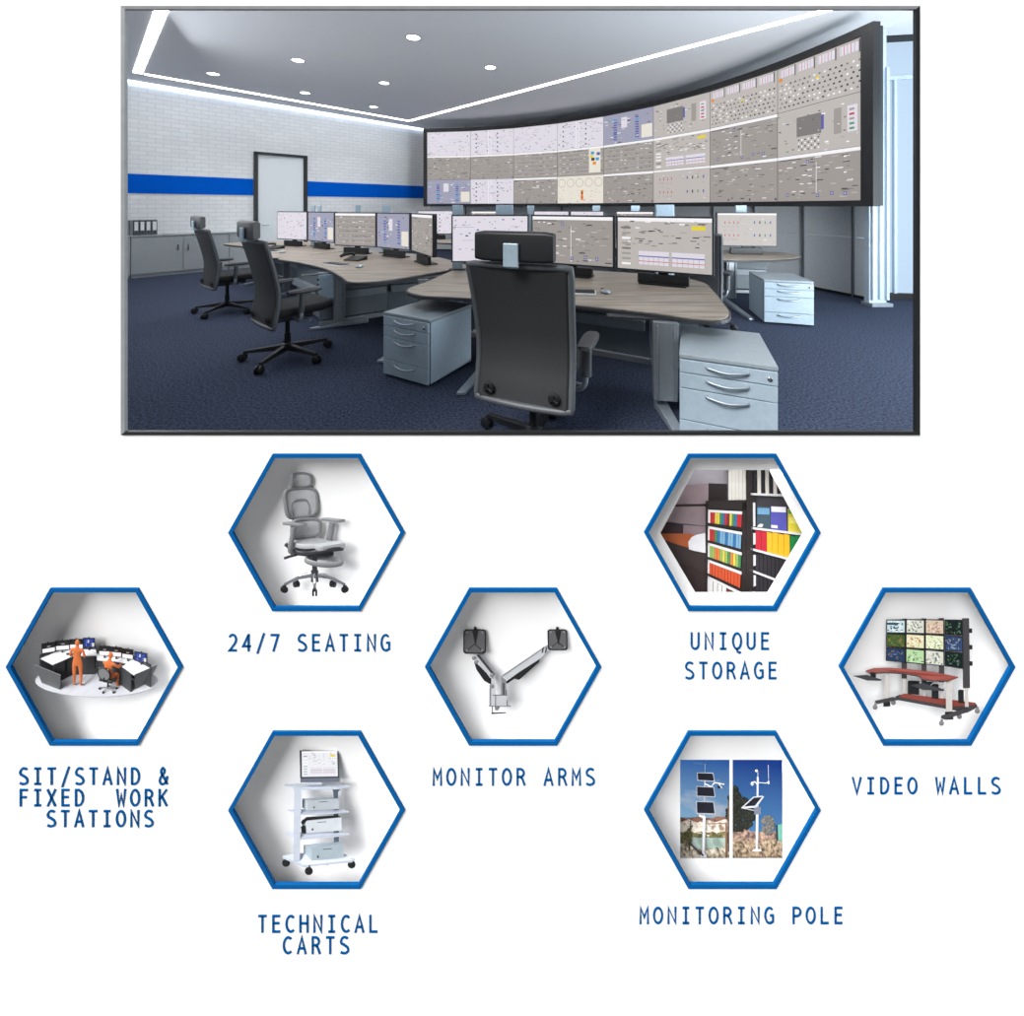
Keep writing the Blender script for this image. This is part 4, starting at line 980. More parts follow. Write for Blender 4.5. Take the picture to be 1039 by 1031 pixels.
def mini_monitor(cx, cy, rz, w_, label, scr, lean=0):
    y = (640-cy-1.08*C25*163)/(163*S25); x = (cx-540)/163
    r = m.thing('monitor', label, 'monitor', (x, y, .78), 'monitors on the curved white consoles')
    mb = m.mb(rz=rz); mb.box((0, .02, .30), (w_, .04, .36)); mb.build('housing', BLACK, r)
    mb = m.mb(rz=rz); mb.fix = False
    if scr == 'blue': art(mb, Vector((-w_/2+.02, -.004, .14)), Vector((1, 0, 0)), Vector((0, 0, 1)), w_-.04, .32, 'blue', random.Random(3), Vector((0, -1, 0)))
    else:
        a, b = -w_/2+.02, w_/2-.02
        mb.quad((a, -.004, .13), (b, -.004, .13), (b, -.004, .28), (a, -.004, .28), WHT); mb.quad((a, -.004, .29), (b, -.004, .29), (b, -.004, .46), (a, -.004, .46), len(SC))
        mb.quad((a+w_*.35, -.006, .33), (a+w_*.6, -.006, .33), (a+w_*.6, -.006, .37), (a+w_*.35, -.006, .37), GRY)
    if scr == 'blue': 
        SB = list(SC); SB[BGR] = M_('screen_royal_blue', (40, 62, 140), emit=E)
    mb.build('screen', (SB if scr == 'blue' else SC)+[BLACK], r)
    mb = m.mb(rz=rz); mb.box((0, .05, .25), (.05, .04, .5)); mb.build('stand', BLACK, r)
for a in ((264, 362, .42, .50, 'monitor at the far left end of the left console', 'bw'), (342, 346, .22, .50, 'monitor second from left on the left console', 'bw'),
          (420, 338, .08, .48, 'monitor just behind the head of the standing figure', 'bw'), (492, 330, 0, .42, 'blue screen monitor at the right end of the left console', 'blue'),
          (580, 378, -.08, .40, 'monitor at the left end of the right console', 'bw'), (646, 384, -.2, .42, 'monitor above the head of the seated figure', 'bw'),
          (712, 396, -.32, .42, 'monitor beside the blue screen on the right console', 'bw'), (786, 416, -.45, .48, 'blue screen monitor at the right end of the right console', 'blue')):
    mini_monitor(*a)
for zx, zy, rz, lb in ((400, 396, .1, 'black keyboard before the standing figure'), (662, 452, -.45, 'black keyboard before the seated figure')):
    x, y = q3(zx, zy, .78); mb = m.mb(rz=rz); mb.box((0, 0, .012), (.45, .14, .024)); mb.box((0, 0, .026), (.42, .11, .01))
    m.one(mb, 'keyboard', BLACK, lb, 'keyboard', (x, y, .772), 'keyboards on the curved consoles')

def skin(name, verts, edges, rad, root_i=0, sub=1):
    me = bpy.data.meshes.new(name); me.from_pydata(verts, edges, []); o = bpy.data.objects.new(name, me); C.objects.link(o)
    md = o.modifiers.new('skin', 'SKIN'); 
    for i, v in enumerate(me.skin_vertices[0].data):
        rr = rad[i]; v.radius = rr if isinstance(rr, tuple) else (rr, rr)
    me.skin_vertices[0].data[root_i].use_root = True
    sb = o.modifiers.new('sub', 'SUBSURF'); sb.levels = sb.render_levels = sub
    dg = bpy.context.evaluated_depsgraph_get(); dg.update(); ev = o.evaluated_get(dg); em = ev.to_mesh()
    V = [v.co.copy() for v in em.vertices]; Fs = [tuple(p.vertices) for p in em.polygons]; ev.to_mesh_clear()
    bpy.data.objects.remove(o); return V, Fs
def person(joint, label, pos, rz):
    names = list(joint); V = []; E_ = []; Rr = []; idx = {}
    for n, (p, rr, par) in joint.items():
        idx[n] = len(V); V.append(p); Rr.append(rr)
        if par: E_.append((idx[par], idx[n]))
    for side in ('l', 'r'):                                   # fingers: short chains that leave the palm
        wrist, palm = Vector(joint['wr_'+side][0]), Vector(joint['hand_'+side][0]); d = (palm-wrist).normalized(); sd = d.cross(Vector((0, 0, 1)))
        if sd.length < .3: sd = d.cross(Vector((0, 1, 0)))
        sd.normalize()
        for q, ln in ((-.03, .06), (-.01, .075), (.011, .07), (.031, .055)):
            b = len(V); p1 = palm+sd*q+d*.03; V += [p1, p1+d*ln*.6+Vector((0, 0, -.006)), p1+d*ln+Vector((0, 0, -.02))]; Rr += [.010, .009, .008]; E_ += [(idx['hand_'+side], b), (b, b+1), (b+1, b+2)]
        b = len(V); p1 = palm-sd*.04-d*.01; V += [p1, p1+d*.035-sd*.012]; Rr += [.011, .010]; E_ += [(idx['hand_'+side], b), (b, b+1)]
    vs, fs = skin('figure', V, E_, Rr, idx['pelvis'], 1)
    mb = m.mb(rz=rz); mb.add(vs, fs)
    hd = Vector(joint['head'][0]); fw = Vector((0, -1, 0))
    mb.ball(tuple(hd+Vector((0, 0, .03))), (.078, .095, .115), seg=14, rings=10)
    mb.ball(tuple(hd+Vector((0, -.098, .01))), (.014, .02, .022), seg=6, rings=4)
    for sx in (-1, 1): mb.ball(tuple(hd+Vector((sx*.08, 0, .02))), (.012, .02, .03), seg=6, rings=4); mb.ball(tuple(hd+Vector((sx*.03, -.086, .035))), (.014, .01, .009), seg=6, rings=4)
    mb.ball(tuple(hd+Vector((0, -.088, -.04))), (.026, .01, .008), seg=6, rings=4)
    return m.one(mb, 'person', mORG, label, 'person', pos, None, 60)
ST = dict(pelvis=((0, 0, .95), (.14, .10), None), waist=((0, 0, 1.1), (.125, .095), 'pelvis'), chest=((0, .01, 1.3), (.155, .11), 'waist'), neck0=((0, .01, 1.46), (.09, .07), 'chest'),
          neck=((0, -.005, 1.53), .05, 'neck0'), head=((0, -.02, 1.62), .07, 'neck'),
          hip_l=((.1, 0, .88), .10, 'pelvis'), kn_l=((.11, -.01, .5), .068, 'hip_l'), an_l=((.11, .02, .09), .042, 'kn_l'), toe_l=((.13, -.15, .035), .033, 'an_l'),
          hip_r=((-.1, 0, .88), .10, 'pelvis'), kn_r=((-.12, -.03, .5), .068, 'hip_r'), an_r=((-.12, .02, .09), .042, 'kn_r'), toe_r=((-.14, -.15, .035), .033, 'an_r'),
          sh_l=((.19, .01, 1.42), .058, 'chest'), el_l=((.26, -.02, 1.15), .045, 'sh_l'), wr_l=((.24, -.24, 1.06), .03, 'el_l'), hand_l=((.23, -.32, 1.05), (.038, .02), 'wr_l'),
          sh_r=((-.19, .01, 1.42), .058, 'chest'), el_r=((-.25, -.02, 1.15), .045, 'sh_r'), wr_r=((-.2, -.24, 1.04), .03, 'el_r'), hand_r=((-.19, -.32, 1.03), (.038, .02), 'wr_r'))
person(ST, 'orange figure standing at the left curved console with hands forward', ((428-540)/163, (583-0-640)/-(163*S25)-.0, 0), math.radians(168))
SI = dict(pelvis=((0, .05, .56), (.16, .12), None), waist=((0, .03, .72), (.13, .10), 'pelvis'), chest=((0, -.06, .94), (.16, .12), 'waist'), neck0=((0, -.10, 1.08), (.09, .07), 'chest'),
          neck=((0, -.14, 1.15), .05, 'neck0'), head=((0, -.19, 1.23), .07, 'neck'),
          hip_l=((.11, 0, .54), .10, 'pelvis'), kn_l=((.15, -.42, .53), .07, 'hip_l'), an_l=((.15, -.4, .10), .045, 'kn_l'), toe_l=((.16, -.57, .04), .034, 'an_l'),
          hip_r=((-.11, 0, .54), .10, 'pelvis'), kn_r=((-.15, -.42, .53), .07, 'hip_r'), an_r=((-.15, -.36, .10), .045, 'kn_r'), toe_r=((-.16, -.53, .04), .034, 'an_r'),
          sh_l=((.2, -.06, 1.02), .06, 'chest'), el_l=((.27, -.28, .82), .046, 'sh_l'), wr_l=((.2, -.5, .82), .032, 'el_l'), hand_l=((.19, -.58, .815), (.038, .02), 'wr_l'),
          sh_r=((-.2, -.06, 1.02), .06, 'chest'), el_r=((-.27, -.28, .82), .046, 'sh_r'), wr_r=((-.2, -.5, .82), .032, 'el_r'), hand_r=((-.19, -.58, .815), (.038, .02), 'wr_r'))
sx, sy = (600-540)/163, (640-605)/(163*S25)
person(SI, 'orange figure seated in a chair leaning over the right console', (sx, sy, 0), math.radians(160-10))
r = m.thing('task_chair', 'small grey mesh chair under the seated orange figure', 'chair', (sx, sy, 0))
R0 = math.radians(150)
mb = m.mb(rz=R0); mb.box((0, 0, .43), (.46, .44, .07)); mb.build('seat', mDK, r)
mb = m.mb(rz=R0); mb.loft([[Vector((x, .25+.05*i/4+y, .52+.42*i/4)) for x, y in rrect(.44-.06*abs(i-2)/2, .04)] for i in range(5)]); mb.build('backrest', mGRY, r)
mb = m.mb(rz=R0); mb.tube([(.24*math.cos(a*PI/8), .285+.03*math.sin(a*PI/8), .73+.24*math.sin(a*PI/8)) for a in range(16)], .022, 6, closed=True); mb.tube([(0, .27, .6), (0, .24, .42)], .03, 6); mb.build('back_frame', BLACK, r, 60)
mb = m.mb(rz=R0); mb.lathe([(.03, .08), (.03, .4)], seg=10); mb.build('gas_column', BLACK, r)
for k in range(5):
    a = 2*PI*k/5+.35; dx, dy = math.cos(a), math.sin(a)
    mb = m.mb(); mb.tube([(dx*.03, dy*.03, .12), (dx*.3, dy*.3, .08)], .02, 6); mb.build('base_arm', mGRY, r)
    mb = m.mb(); mb.disc((dx*.3, dy*.3, .04), (-dy, dx, 0), .045, .05, 12); mb.build('castor', BLACK, r)
m.settle()

# ---- the next models are shaped from front outlines: x right, z up in picture units, y backwards
def flat(m, pts, y0, y1, cv, mt, name, parent, hole=None, bev=0):
    """a slab with the given outline between depths y0 (front) and y1"""
    P = [cv(*p) for p in pts]; mb = m.mb(); n = len(P)
    vs = [(a, y0, b) for a, b in P]+[(a, y1, b) for a, b in P]
    mb.add(vs, [tuple(range(n)), tuple(range(n, 2*n))[::-1]]+[(i, (i+1) % n, n+(i+1) % n, n+i) for i in range(n)])
    return mb.build(name, mt, parent)
def slab(m, pts, y0, y1, cv, mt, name, label, cat_, group=None, kind=None):
    P = [cv(*p) for p in pts]; n = len(P); cx = sum(p[0] for p in P)/n; cz = sum(p[1] for p in P)/n; mb = m.mb()
    vs = [(a-cx, 0, b-cz) for a, b in P]+[(a-cx, y1-y0, b-cz) for a, b in P]
    mb.add(vs, [tuple(range(n)), tuple(range(n, 2*n))[::-1]]+[(i, (i+1) % n, n+(i+1) % n, n+i) for i in range(n)])
    return m.one(mb, name, mt, label, cat_, (cx, y0, cz), group, None, kind)

# --- twin monitor arm
m = Mini(425+450*.18287, 590+500*.18287, 1, .45, 0, 0, .03); cv = lambda x, y: ((x-450)/5.468, (500-y)/5.468)
r = m.thing('twin_monitor_arm', 'silver and black twin monitor arm on a desk clamp in the middle hexagon', 'monitor arm')
mHD = M_('arm_head_grey', (84, 84, 86), .5); mSV = M_('arm_silver', (190, 192, 196), .35, metal=.2); mOUT = M_('arm_outline_grey', (120, 122, 126), .4)
def T3(x, y, d=0): a, b = cv(x, y); return (a, d, b)
for (x0, x1, y0, y1) in ((245, 372, 262, 402), (717, 828, 262, 382)):
    cx, cy, w_, h = (x0+x1)/2, (y0+y1)/2, x1-x0, y1-y0
    ol = [(cx+a, cy+b) for a, b in rrect(w_, h, 4, .14)][::-1]
    hd = flat(m, ol, -7, -4, cv, BLACK, 'screen_mount', r); il = [(cx+a, cy+b) for a, b in rrect(w_-14, h-14, 4, .12)][::-1]
    flat(m, il, -8, -6.5, cv, mHD, 'mount_plate', hd)
    flat(m, [(cx-14, y0+10), (cx+20, y0+8), (cx+4, y0+92)][::-1], -9, -7.5, cv, BLACK, 'slot', hd)
    for q, s_ in ((-.34, -.36), (.34, -.36), (-.34, .36), (.34, .36)):
        mb = m.mb(); mb.disc(T3(cx+q*w_, cy+s_*h, -8.2), (0, 1, 0), 1.1, 1.2, 10); mb.build('bolt', mOUT, hd, 50)
    mb = m.mb(); mb.tube([T3(cx-w_*.4, cy+h*.42, -8), T3(cx, cy+h*.1, -8), T3(cx+w_*.4, cy+h*.42, -8)], .6, 6); mb.build('rib', BLACK, hd)
    mb = m.mb(); mb.tube([T3(cx, y0-14, -5), T3(cx, y0+4, -5)], 1.2, 8); mb.build('knob', BLACK, r)
flat(m, [(300, 405), (330, 400), (425, 515), (418, 540), (395, 535)][::-1], -3, 1, cv, mSV, 'upper_arm', r)
flat(m, [(318, 408), (332, 404), (422, 515), (412, 524)][::-1], -4, -2.6, cv, mDK, 'arm_channel', r)
flat(m, [(306, 448), (322, 455), (412, 545), (405, 575), (362, 550), (320, 490)][::-1], -2.5, 2, cv, BLACK, 'arm_cover', r)
for x, y in ((306, 425), (318, 447), (405, 520), (404, 580)):
    mb = m.mb(); mb.disc(T3(x, y, -3.5), (0, 1, 0), 2.2, 2.5, 12); mb.build('joint', mOUT, r, 50)
flat(m, [(722, 350), (725, 380), (668, 432), (490, 545), (458, 525), (470, 515), (690, 362)][::-1], -3, 1, cv, mSV, 'upper_arm', r)
flat(m, [(722, 348), (720, 354), (475, 522), (458, 530), (458, 524)][::-1], -3.6, 1.5, cv, mOUT, 'arm_edge', r)
flat(m, [(674, 424), (668, 448), (556, 546), (530, 540), (488, 568), (482, 556), (570, 494)][::-1], -2.5, 2.4, cv, BLACK, 'arm_cover', r)
for x0 in (688, 706): flat(m, [(x0, 368), (x0+8, 362), (x0+2, 392), (x0-6, 398)][::-1], -4, -2.8, cv, BLACK, 'hinge', r)
flat(m, [(392, 590), (424, 590), (424, 690), (392, 690)][::-1], -2, 4, cv, mOUT, 'post', r); flat(m, [(402, 530), (426, 540), (426, 690), (402, 690)][::-1], -3, 3, cv, mSV, 'post_sleeve', r)
flat(m, [(456, 526), (484, 545), (484, 630), (456, 630)][::-1], -4, 3, cv, mOUT, 'post', r); flat(m, [(466, 560), (474, 565), (474, 626), (466, 626)][::-1], -4.6, -3.6, cv, mDK, 'channel', r)
flat(m, [(408, 628), (490, 628), (490, 690), (408, 690)][::-1], -5, 6, cv, mSV, 'base_block', r)
mb = m.mb(); mb.tube([T3(426, 628, -5.2), T3(426, 688, -5.2)], .35, 5); mb.tube([T3(408, 629, -5.2), T3(490, 629, -5.2)], .35, 5); mb.tube([T3(484, 600, -4), T3(490, 688, -5.2)], .4, 5); mb.build('seam', mDK, r)
flat(m, [(388, 686), (508, 686), (508, 691), (388, 691)][::-1], -5.5, 6, cv, mOUT, 'clamp_plate', r)
flat(m, [(404, 691), (412, 691), (412, 731), (404, 731)][::-1], -2, 3, cv, mOUT, 'clamp', r); flat(m, [(404, 723), (482, 722), (482, 727), (404, 732)][::-1], -3, 3, cv, mDK, 'clamp_jaw', r); flat(m, [(420, 692), (452, 692), (440, 712), (424, 712)][::-1], -2, 2, cv, mOUT, 'clamp_screw', r)
m.settle()

# --- wheeled video wall desk
m = Mini(845+520*.18287, 590+480*.18287, 1, .4, 0, 0, .04); cv = lambda x, y: ((x-520)/5.468, (480-y)/5.468)
def T5(x, y, d=0): a, b = cv(x, y); return (a, d, b)
r = m.thing('video_wall_desk', 'wheeled desk with a wall of twelve screens in the right hexagon', 'video wall desk')
mRED = M_('red_brown_laminate', (120, 56, 48), .45, scale=3, var=.12); mFR = M_('graphite_frame', (58, 56, 58), .5); mLEG = M_('leg_pale_grey', (182, 178, 174), .4)
XL = [290, 402, 511, 619, 722]; YT = [203, 203, 205, 208, 212]; YB = [441, 452, 462, 472, 487]
TH = [['snow', 'map', 'tan', 'night'], ['field', 'cream', 'pale', 'blue'], ['city', 'mint', 'map', 'night']]
PAL = dict(snow=((196, 214, 218), (120, 160, 176), (240, 244, 246), (60, 80, 90)), map=((206, 208, 196), (120, 128, 120), (236, 236, 226), (90, 100, 92)), tan=((206, 186, 166), (180, 130, 110), (226, 214, 196), (150, 120, 100)),
           night=((26, 36, 36), (60, 96, 60), (16, 20, 24), (96, 120, 110)), field=((70, 92, 50), (110, 120, 60), (50, 70, 40), (130, 110, 70)), cream=((222, 216, 180), (160, 170, 110), (236, 232, 206), (190, 120, 90)),
           pale=((220, 224, 190), (176, 190, 150), (238, 240, 216), (130, 150, 120)), blue=((54, 72, 110), (120, 140, 170), (36, 48, 80), (150, 150, 130)), city=((40, 60, 92), (90, 110, 150), (26, 40, 66), (120, 100, 80)), mint=((176, 208, 160), (120, 160, 110), (206, 226, 190), (90, 120, 80)))
rng = random.Random(8)
for c_ in range(4):
    for r_ in range(3):
        def yy(i, f): return YT[i]+(YB[i]-YT[i])*f
        x0, x1 = XL[c_], XL[c_+1]; a, b = r_/3, (r_+1)/3; d0, d1 = -2.2*c_, -2.2*(c_+1)
        q = [(x0+1, yy(c_, b)-1, d0), (x1-1, yy(c_+1, b)-1, d1), (x1-1, yy(c_+1, a)+1, d1), (x0+1, yy(c_, a)+1, d0)]
        mb = m.mb(); mb.hexa([T5(*p) for p in q], [T5(p[0], p[1], p[2]+4) for p in q]); dsp = mb.build('display', BLACK, r)
        mb = m.mb(); mb.fix = False; nm = TH[r_][c_]; pal = [M_('wall_screen_%s_tone_%s' % (nm, 'abcd'[i]), PAL[nm][i], emit=.95) for i in range(4)]
        o_, ex, ez = Vector(T5(q[0][0]+5, q[0][1]-5, d0-.15)), Vector(T5(q[1][0]-5, q[1][1]-5, d1-.15)), Vector(T5(q[3][0]+5, q[3][1]+5, d0-.15))
        ex -= o_; ez -= o_; up = Vector((0, -.12, 0)); mb.quad(o_, o_+ex, o_+ex+ez, o_+ez, 0)
        for i in range(34):
            u, v = rng.random()*.86, rng.random()*.84; a_, b_ = .04+.1*rng.random(), .05+.1*rng.random(); p = o_+ex*u+ez*v+up; g = rng.random()*.08-.04
            mb.quad(p, p+ex*a_+ez*g, p+ex*(a_+g)+ez*b_, p+ez*b_, 1+i % 3)
        if nm == 'snow':
            p = o_+ez*.62+up*1.5; mb.quad(p, p+ex*.55, p+ex*.75+ez*.2, p+ez*.2, 3); p = o_+ex*.35+ez*.3+up*1.5; mb.quad(p, p+ex*.2, p+ex*.2+ez*.12, p+ez*.12, 3)
        mb.build('picture', pal, dsp)
for x0, x1, yb, d in ((380, 410, 540, 4), (492, 520, 600, 2), (588, 618, 560, 0), (718, 756, 590, -6)):
    flat(m, [(x0, 200 if x0 < 700 else 204), (x1, 200 if x0 < 700 else 204), (x1, yb), (x0, yb)][::-1], d, d+4, cv, mFR, 'upright', r)
for y in (258, 350, 440): flat(m, [(715, y), (772, y+4), (772, y+28), (715, y+30)][::-1], -4, 4, cv, BLACK, 'side_bracket', r)
for x0, x1, y0, y1, d in ((384, 408, 540, 635, 2), (590, 614, 570, 665, 0), (724, 750, 588, 690, -6), (497, 515, 600, 645, 1)):
    flat(m, [(x0, y0), (x1, y0), (x1-5, y0+30), (x1-3, y1), (x0+3, y1), (x0+5, y0+30)][::-1], d, d+4, cv, mLEG, 'upright_base', r)
flat(m, [(372, 628), (790, 675), (796, 692), (740, 722), (345, 655), (345, 640)][::-1], -2, 5, cv, mFR, 'base_frame', r); flat(m, [(395, 622), (786, 668), (780, 680), (660, 690), (365, 640)][::-1], -3, 4, cv, mRED, 'base_deck', r)
flat(m, [(335, 640), (372, 655), (248, 680), (232, 668), (236, 662)][::-1], -10, -2, cv, mFR, 'side_foot', r); flat(m, [(720, 700), (748, 715), (615, 758), (597, 750), (600, 738)][::-1], -14, -3, cv, mFR, 'side_foot', r)
for x0, x1, y0, y1, d in ((290, 312, 510, 660, -8), (628, 656, 545, 725, -12)):
    flat(m, [(x0, y0), (x1, y0), (x1, y0+50), (x1+3, y0+60), (x1+3, y1), (x0-3, y1), (x0-3, y0+60), (x0, y0+50)][::-1], d, d+5, cv, mLEG, 'desk_leg', r)
    flat(m, [(x0-8, y1-8), (x1+8, y1-10), (x1+8, y1+32), (x0-8, y1+34)][::-1], d-1, d+4, cv, BLACK, 'leg_shoe', r)
tp = [(180, 494), (222, 481), (300, 478), (400, 485), (560, 502), (692, 528), (640, 548), (560, 547), (500, 540), (478, 522), (400, 508), (300, 502), (205, 508)]
P = [cv(*p) for p in tp]; mb = m.mb(); n = len(P)
dep = [-8, 0, 2, 0, -4, -8, -16, -16, -14, -12, -12, -12, -12]
mb.add([(a, d, b) for (a, b), d in zip(P, dep)]+[(a, d, b-1.0) for (a, b), d in zip(P, dep)], [tuple(range(n)), tuple(range(n, 2*n))[::-1]]+[(i, (i+1) % n, n+(i+1) % n, n+i) for i in range(n)]); mb.build('worktop', mRED, r)
mb = m.mb(); mb.tube([(a, d-.3, b-.8) for (a, b), d in zip(P, dep)][6:]+[(P[0][0], dep[0], P[0][1]-.8)], .7, 6); mb.build('worktop_edge', mFR, r)
for pts, nm, d in (([(105, 524), (185, 519), (275, 545), (262, 552), (190, 550)], 'keyboard_tray', -16), ([(430, 575), (500, 562), (620, 598), (612, 606), (500, 600)], 'keyboard_tray', -12)):
    flat(m, pts[::-1], d, d+3, cv, mDK, nm, r)
flat(m, [(205, 505), (240, 505), (236, 545), (212, 545)][::-1], -13, -9, cv, BLACK, 'tray_arm', r); flat(m, [(500, 555), (560, 555), (540, 575), (512, 575)][::-1], -11, -8, cv, BLACK, 'tray_arm', r)
for x0, x1, y0, y1, nm in ((416, 480, 550, 628, 'left of the pair'), (548, 586, 568, 650, 'behind the keyboard tray'), (692, 722, 598, 672, 'at the right end')):
    slab(m, [(x0, y0+6), (x0+8, y0), (x1, y0+2), (x1, y1), (x0, y1-4)][::-1], -5, 2, cv, BLACK, 'computer_tower', 'small black computer on the red deck of the video wall desk, '+nm, 'computer', 'computers on the red deck')
for x, y, d in ((236, 697, -10), (337, 672, -3), (600, 778, -14), (697, 742, -6), (793, 712, -2)):
    mb = m.mb(); mb.disc(T5(x, y, d), (.5, 1, 0), 2.5, 2.2, 14); mb.disc(T5(x, y, d-1.2), (.5, 1, 0), 1.2, .6, 10); mb.box(T5(x+2, y-14, d), (2.4, 2, 3)); mb.build('castor', M_('castor_grey', (110, 110, 112), .5), r, 50)
m.settle()

# --- equipment cart
m = Mini(225+540*.18287, 735+470*.18287, 1, .4, 0, 0, .04); cv = lambda x, y: ((x-540)/5.468, (470-y)/5.468)
def T6(x, y, d=0): a, b = cv(x, y); return (a, d, b)
r = m.thing('equipment_cart', 'pale metal equipment cart on castors in the lower left hexagon', 'cart')
mCP = M_('cart_pale_lilac', (190, 197, 210), .4, metal=.05); mCB = M_('cart_post_blue_grey', (74, 86, 100), .45)
def shelf(pts, deps, th, nm, mt):
    P = [T6(*p) for p in pts]; n = len(P); mb = m.mb()
    mb.add([(p[0], d, p[2]) for p, d in zip(P, deps)]+[(p[0], d, p[2]-th) for p, d in zip(P, deps)], [tuple(range(n)), tuple(range(n, 2*n))[::-1]]+[(i, (i+1) % n, n+(i+1) % n, n+i) for i in range(n)]); mb.build(nm, mt, r)
shelf([(345, 336), (352, 330), (440, 327), (690, 331), (714, 341), (650, 352), (440, 356)], [-2, 2, 6, 6, 0, -6, -8], 1.6, 'top_shelf', mCP)
shelf([(364, 472), (440, 470), (660, 470), (706, 481), (640, 488), (440, 497)], [0, 6, 6, 0, -4, -8], 1.4, 'shelf', mCP)
shelf([(360, 600), (440, 594), (660, 594), (708, 606), (640, 614), (440, 630)], [0, 6, 6, 0, -4, -8], 1.6, 'shelf', mCP)
shelf([(342, 724), (400, 712), (640, 700), (737, 738), (720, 748), (460, 772)], [-4, 2, 8, 0, -2, -10], 2.2, 'base_shelf', mCP)
flat(m, [(395, 352), (442, 352), (442, 378), (436, 745), (402, 750), (402, 378)][::-1], -8, -2, cv, mCP, 'front_post', r)
flat(m, [(612, 352), (668, 350), (646, 376), (650, 700), (622, 700), (620, 376)][::-1], 2, 6, cv, mCB, 'rear_post', r)
mb = m.mb(); mb.hexa([T6(440, 357, -7), T6(640, 352, -5), T6(640, 345, -5), T6(440, 350, -7)], [T6(440, 357, -5), T6(640, 352, -3), T6(640, 345, -3), T6(440, 350, -5)]); mb.build('front_rail', mCP, r)
for x, y, d in ((362, 760, -2), (485, 803, -8), (717, 772, 0)):
    mb = m.mb(); mb.disc(T6(x, y, d), (.3, 1, 0), 3.9, 3, 18); mb.disc(T6(x, y, d-1.8), (.3, 1, 0), 1.3, .8, 10); mb.box(T6(x, y-24, d), (2.5, 2.5, 2.4)); mb.build('castor', BLACK, r, 50)
mb = m.mb(); mb.disc(T6(585, 765, 8), (.3, 1, 0), 2.4, 3, 18); mb.build('castor', BLACK, r, 50)
r = m.thing('laptop', 'open laptop with a dark base on top of the equipment cart', 'laptop', T6(545, 320, 0))
o_ = Vector(T6(545, 320, 0))
def RL(x, y, d): return Vector(T6(x, y, d))-o_
mb = m.mb(); mb.hexa([RL(434, 297, -2), RL(654, 292, -2), RL(651, 151, 1), RL(429, 136, 1)], [RL(434, 297, 1), RL(654, 292, 1), RL(651, 151, 4), RL(429, 136, 4)]); mb.build('lid', mDK, r)
mb = m.mb(); mb.fix = False; a = RL(444, 290, -2.4); ux = RL(646, 286, -2.4)-a; uz = RL(441, 143, .6)-a
W_, H_ = ux.length, uz.length; art(mb, a, ux.normalized(), uz.normalized(), W_, H_, 'plot', random.Random(5), Vector((0, -30, 0)).normalized()*60)
SLP = list(SC); SLP[LGR] = M_('laptop_screen_pale', (226, 228, 232), emit=.95); SLP[BGR] = SLP[LGR]; SLP[MID] = M_('laptop_screen_grey', (176, 180, 186), emit=.95); SLP[INK] = SLP[MID]; SLP[RED] = SLP[MID]; SLP[BLU] = SLP[MID]
mb.build('screen', SLP, r)
mb = m.mb(); mb.hexa([RL(436, 322, -7), RL(656, 318, -7), RL(657, 296, -6), RL(435, 300, -6)], [RL(440, 318, 0), RL(652, 314, 0), RL(652, 290, 0), RL(440, 294, 0)]); mb.build('base', M_('laptop_base_grey', (92, 98, 112), .4), r)
mb = m.mb(); mb.hexa([RL(468, 336, -6), RL(560, 334, -6), RL(552, 320, -6), RL(476, 322, -6)], [RL(468, 336, 0), RL(560, 334, 0), RL(552, 320, 0), RL(476, 322, 0)]); mb.build('stand', mCP, r)
def device(fr, sd, top, nm, label, mt):
    c = (sum(p[0] for p in fr)/4, max(p[1] for p in fr)); oo = Vector(T6(*c, -4)); r = m.thing(nm, label, 'device', T6(*c, -4), 'devices on the cart shelves')
    g = lambda p, d: Vector(T6(p[0], p[1], d))-oo
    mb = m.mb(); mb.hexa([g(fr[0], -5), g(fr[1], -5), g(fr[2], -5), g(fr[3], -5)], [g(sd[0], 4), g(sd[1], 4), g(sd[2], 4), g(sd[3], 4)]); mb.build('case', [mt], r)
    mb = m.mb(); x0, x1 = fr[0][0], fr[1][0]; yb, yt = fr[0][1], fr[3][1]
    mb.hexa([g((x0+60, yt+9), -5.4), g((x0+110, yt+6), -5.4), g((x0+110, yt+3), -5.4), g((x0+60, yt+6), -5.4)], [g((x0+60, yt+9), -5), g((x0+110, yt+6), -5), g((x0+110, yt+3), -5), g((x0+60, yt+6), -5)]); mb.add([g((x0+30, yt+(yb-yt)*.6), -5.3), g((x0+38, yt+(yb-yt)*.6), -5.3), g((x0+38, yt+(yb-yt)*.78), -5.3), g((x0+30, yt+(yb-yt)*.78), -5.3)], [(0, 1, 2, 3)]); mb.build('panel_marking', mDK, r); return r
mDV = M_('device_case_grey', (170, 178, 184), .5)
device([(478, 478), (650, 470), (648, 412), (478, 424)], [(446, 462), (610, 458), (610, 404), (446, 412)], None, 'instrument', 'grey instrument on the upper shelf of the cart', mDV)
prn = device([(470, 602), (664, 588), (664, 516), (470, 536)], [(446, 580), (640, 570), (640, 510), (446, 528)], None, 'printer', 'pale printer with a black lid on the middle shelf of the cart', M_('printer_pale', (196, 202, 208), .5))
slab(m, [(440, 540), (470, 514), (640, 505), (664, 514), (474, 532), (448, 560)][::-1], -5.5, -4.6, cv, BLACK, 'lid', None, None)
ld = m.roots.pop(); ld.location = ld.location-prn.location; ld.parent = prn
slab(m, [(440, 565), (462, 560), (468, 606), (444, 600)][::-1], -6.5, -4.6, cv, BLACK, 'cable_box', 'small black box beside the pale printer on the cart', 'box')
device([(500, 750), (674, 732), (672, 658), (500, 682)], [(456, 732), (640, 715), (640, 648), (456, 666)], None, 'amplifier', 'blue-grey case on the base shelf of the cart', M_('case_blue_grey', (158, 172, 180), .5))
m.settle()

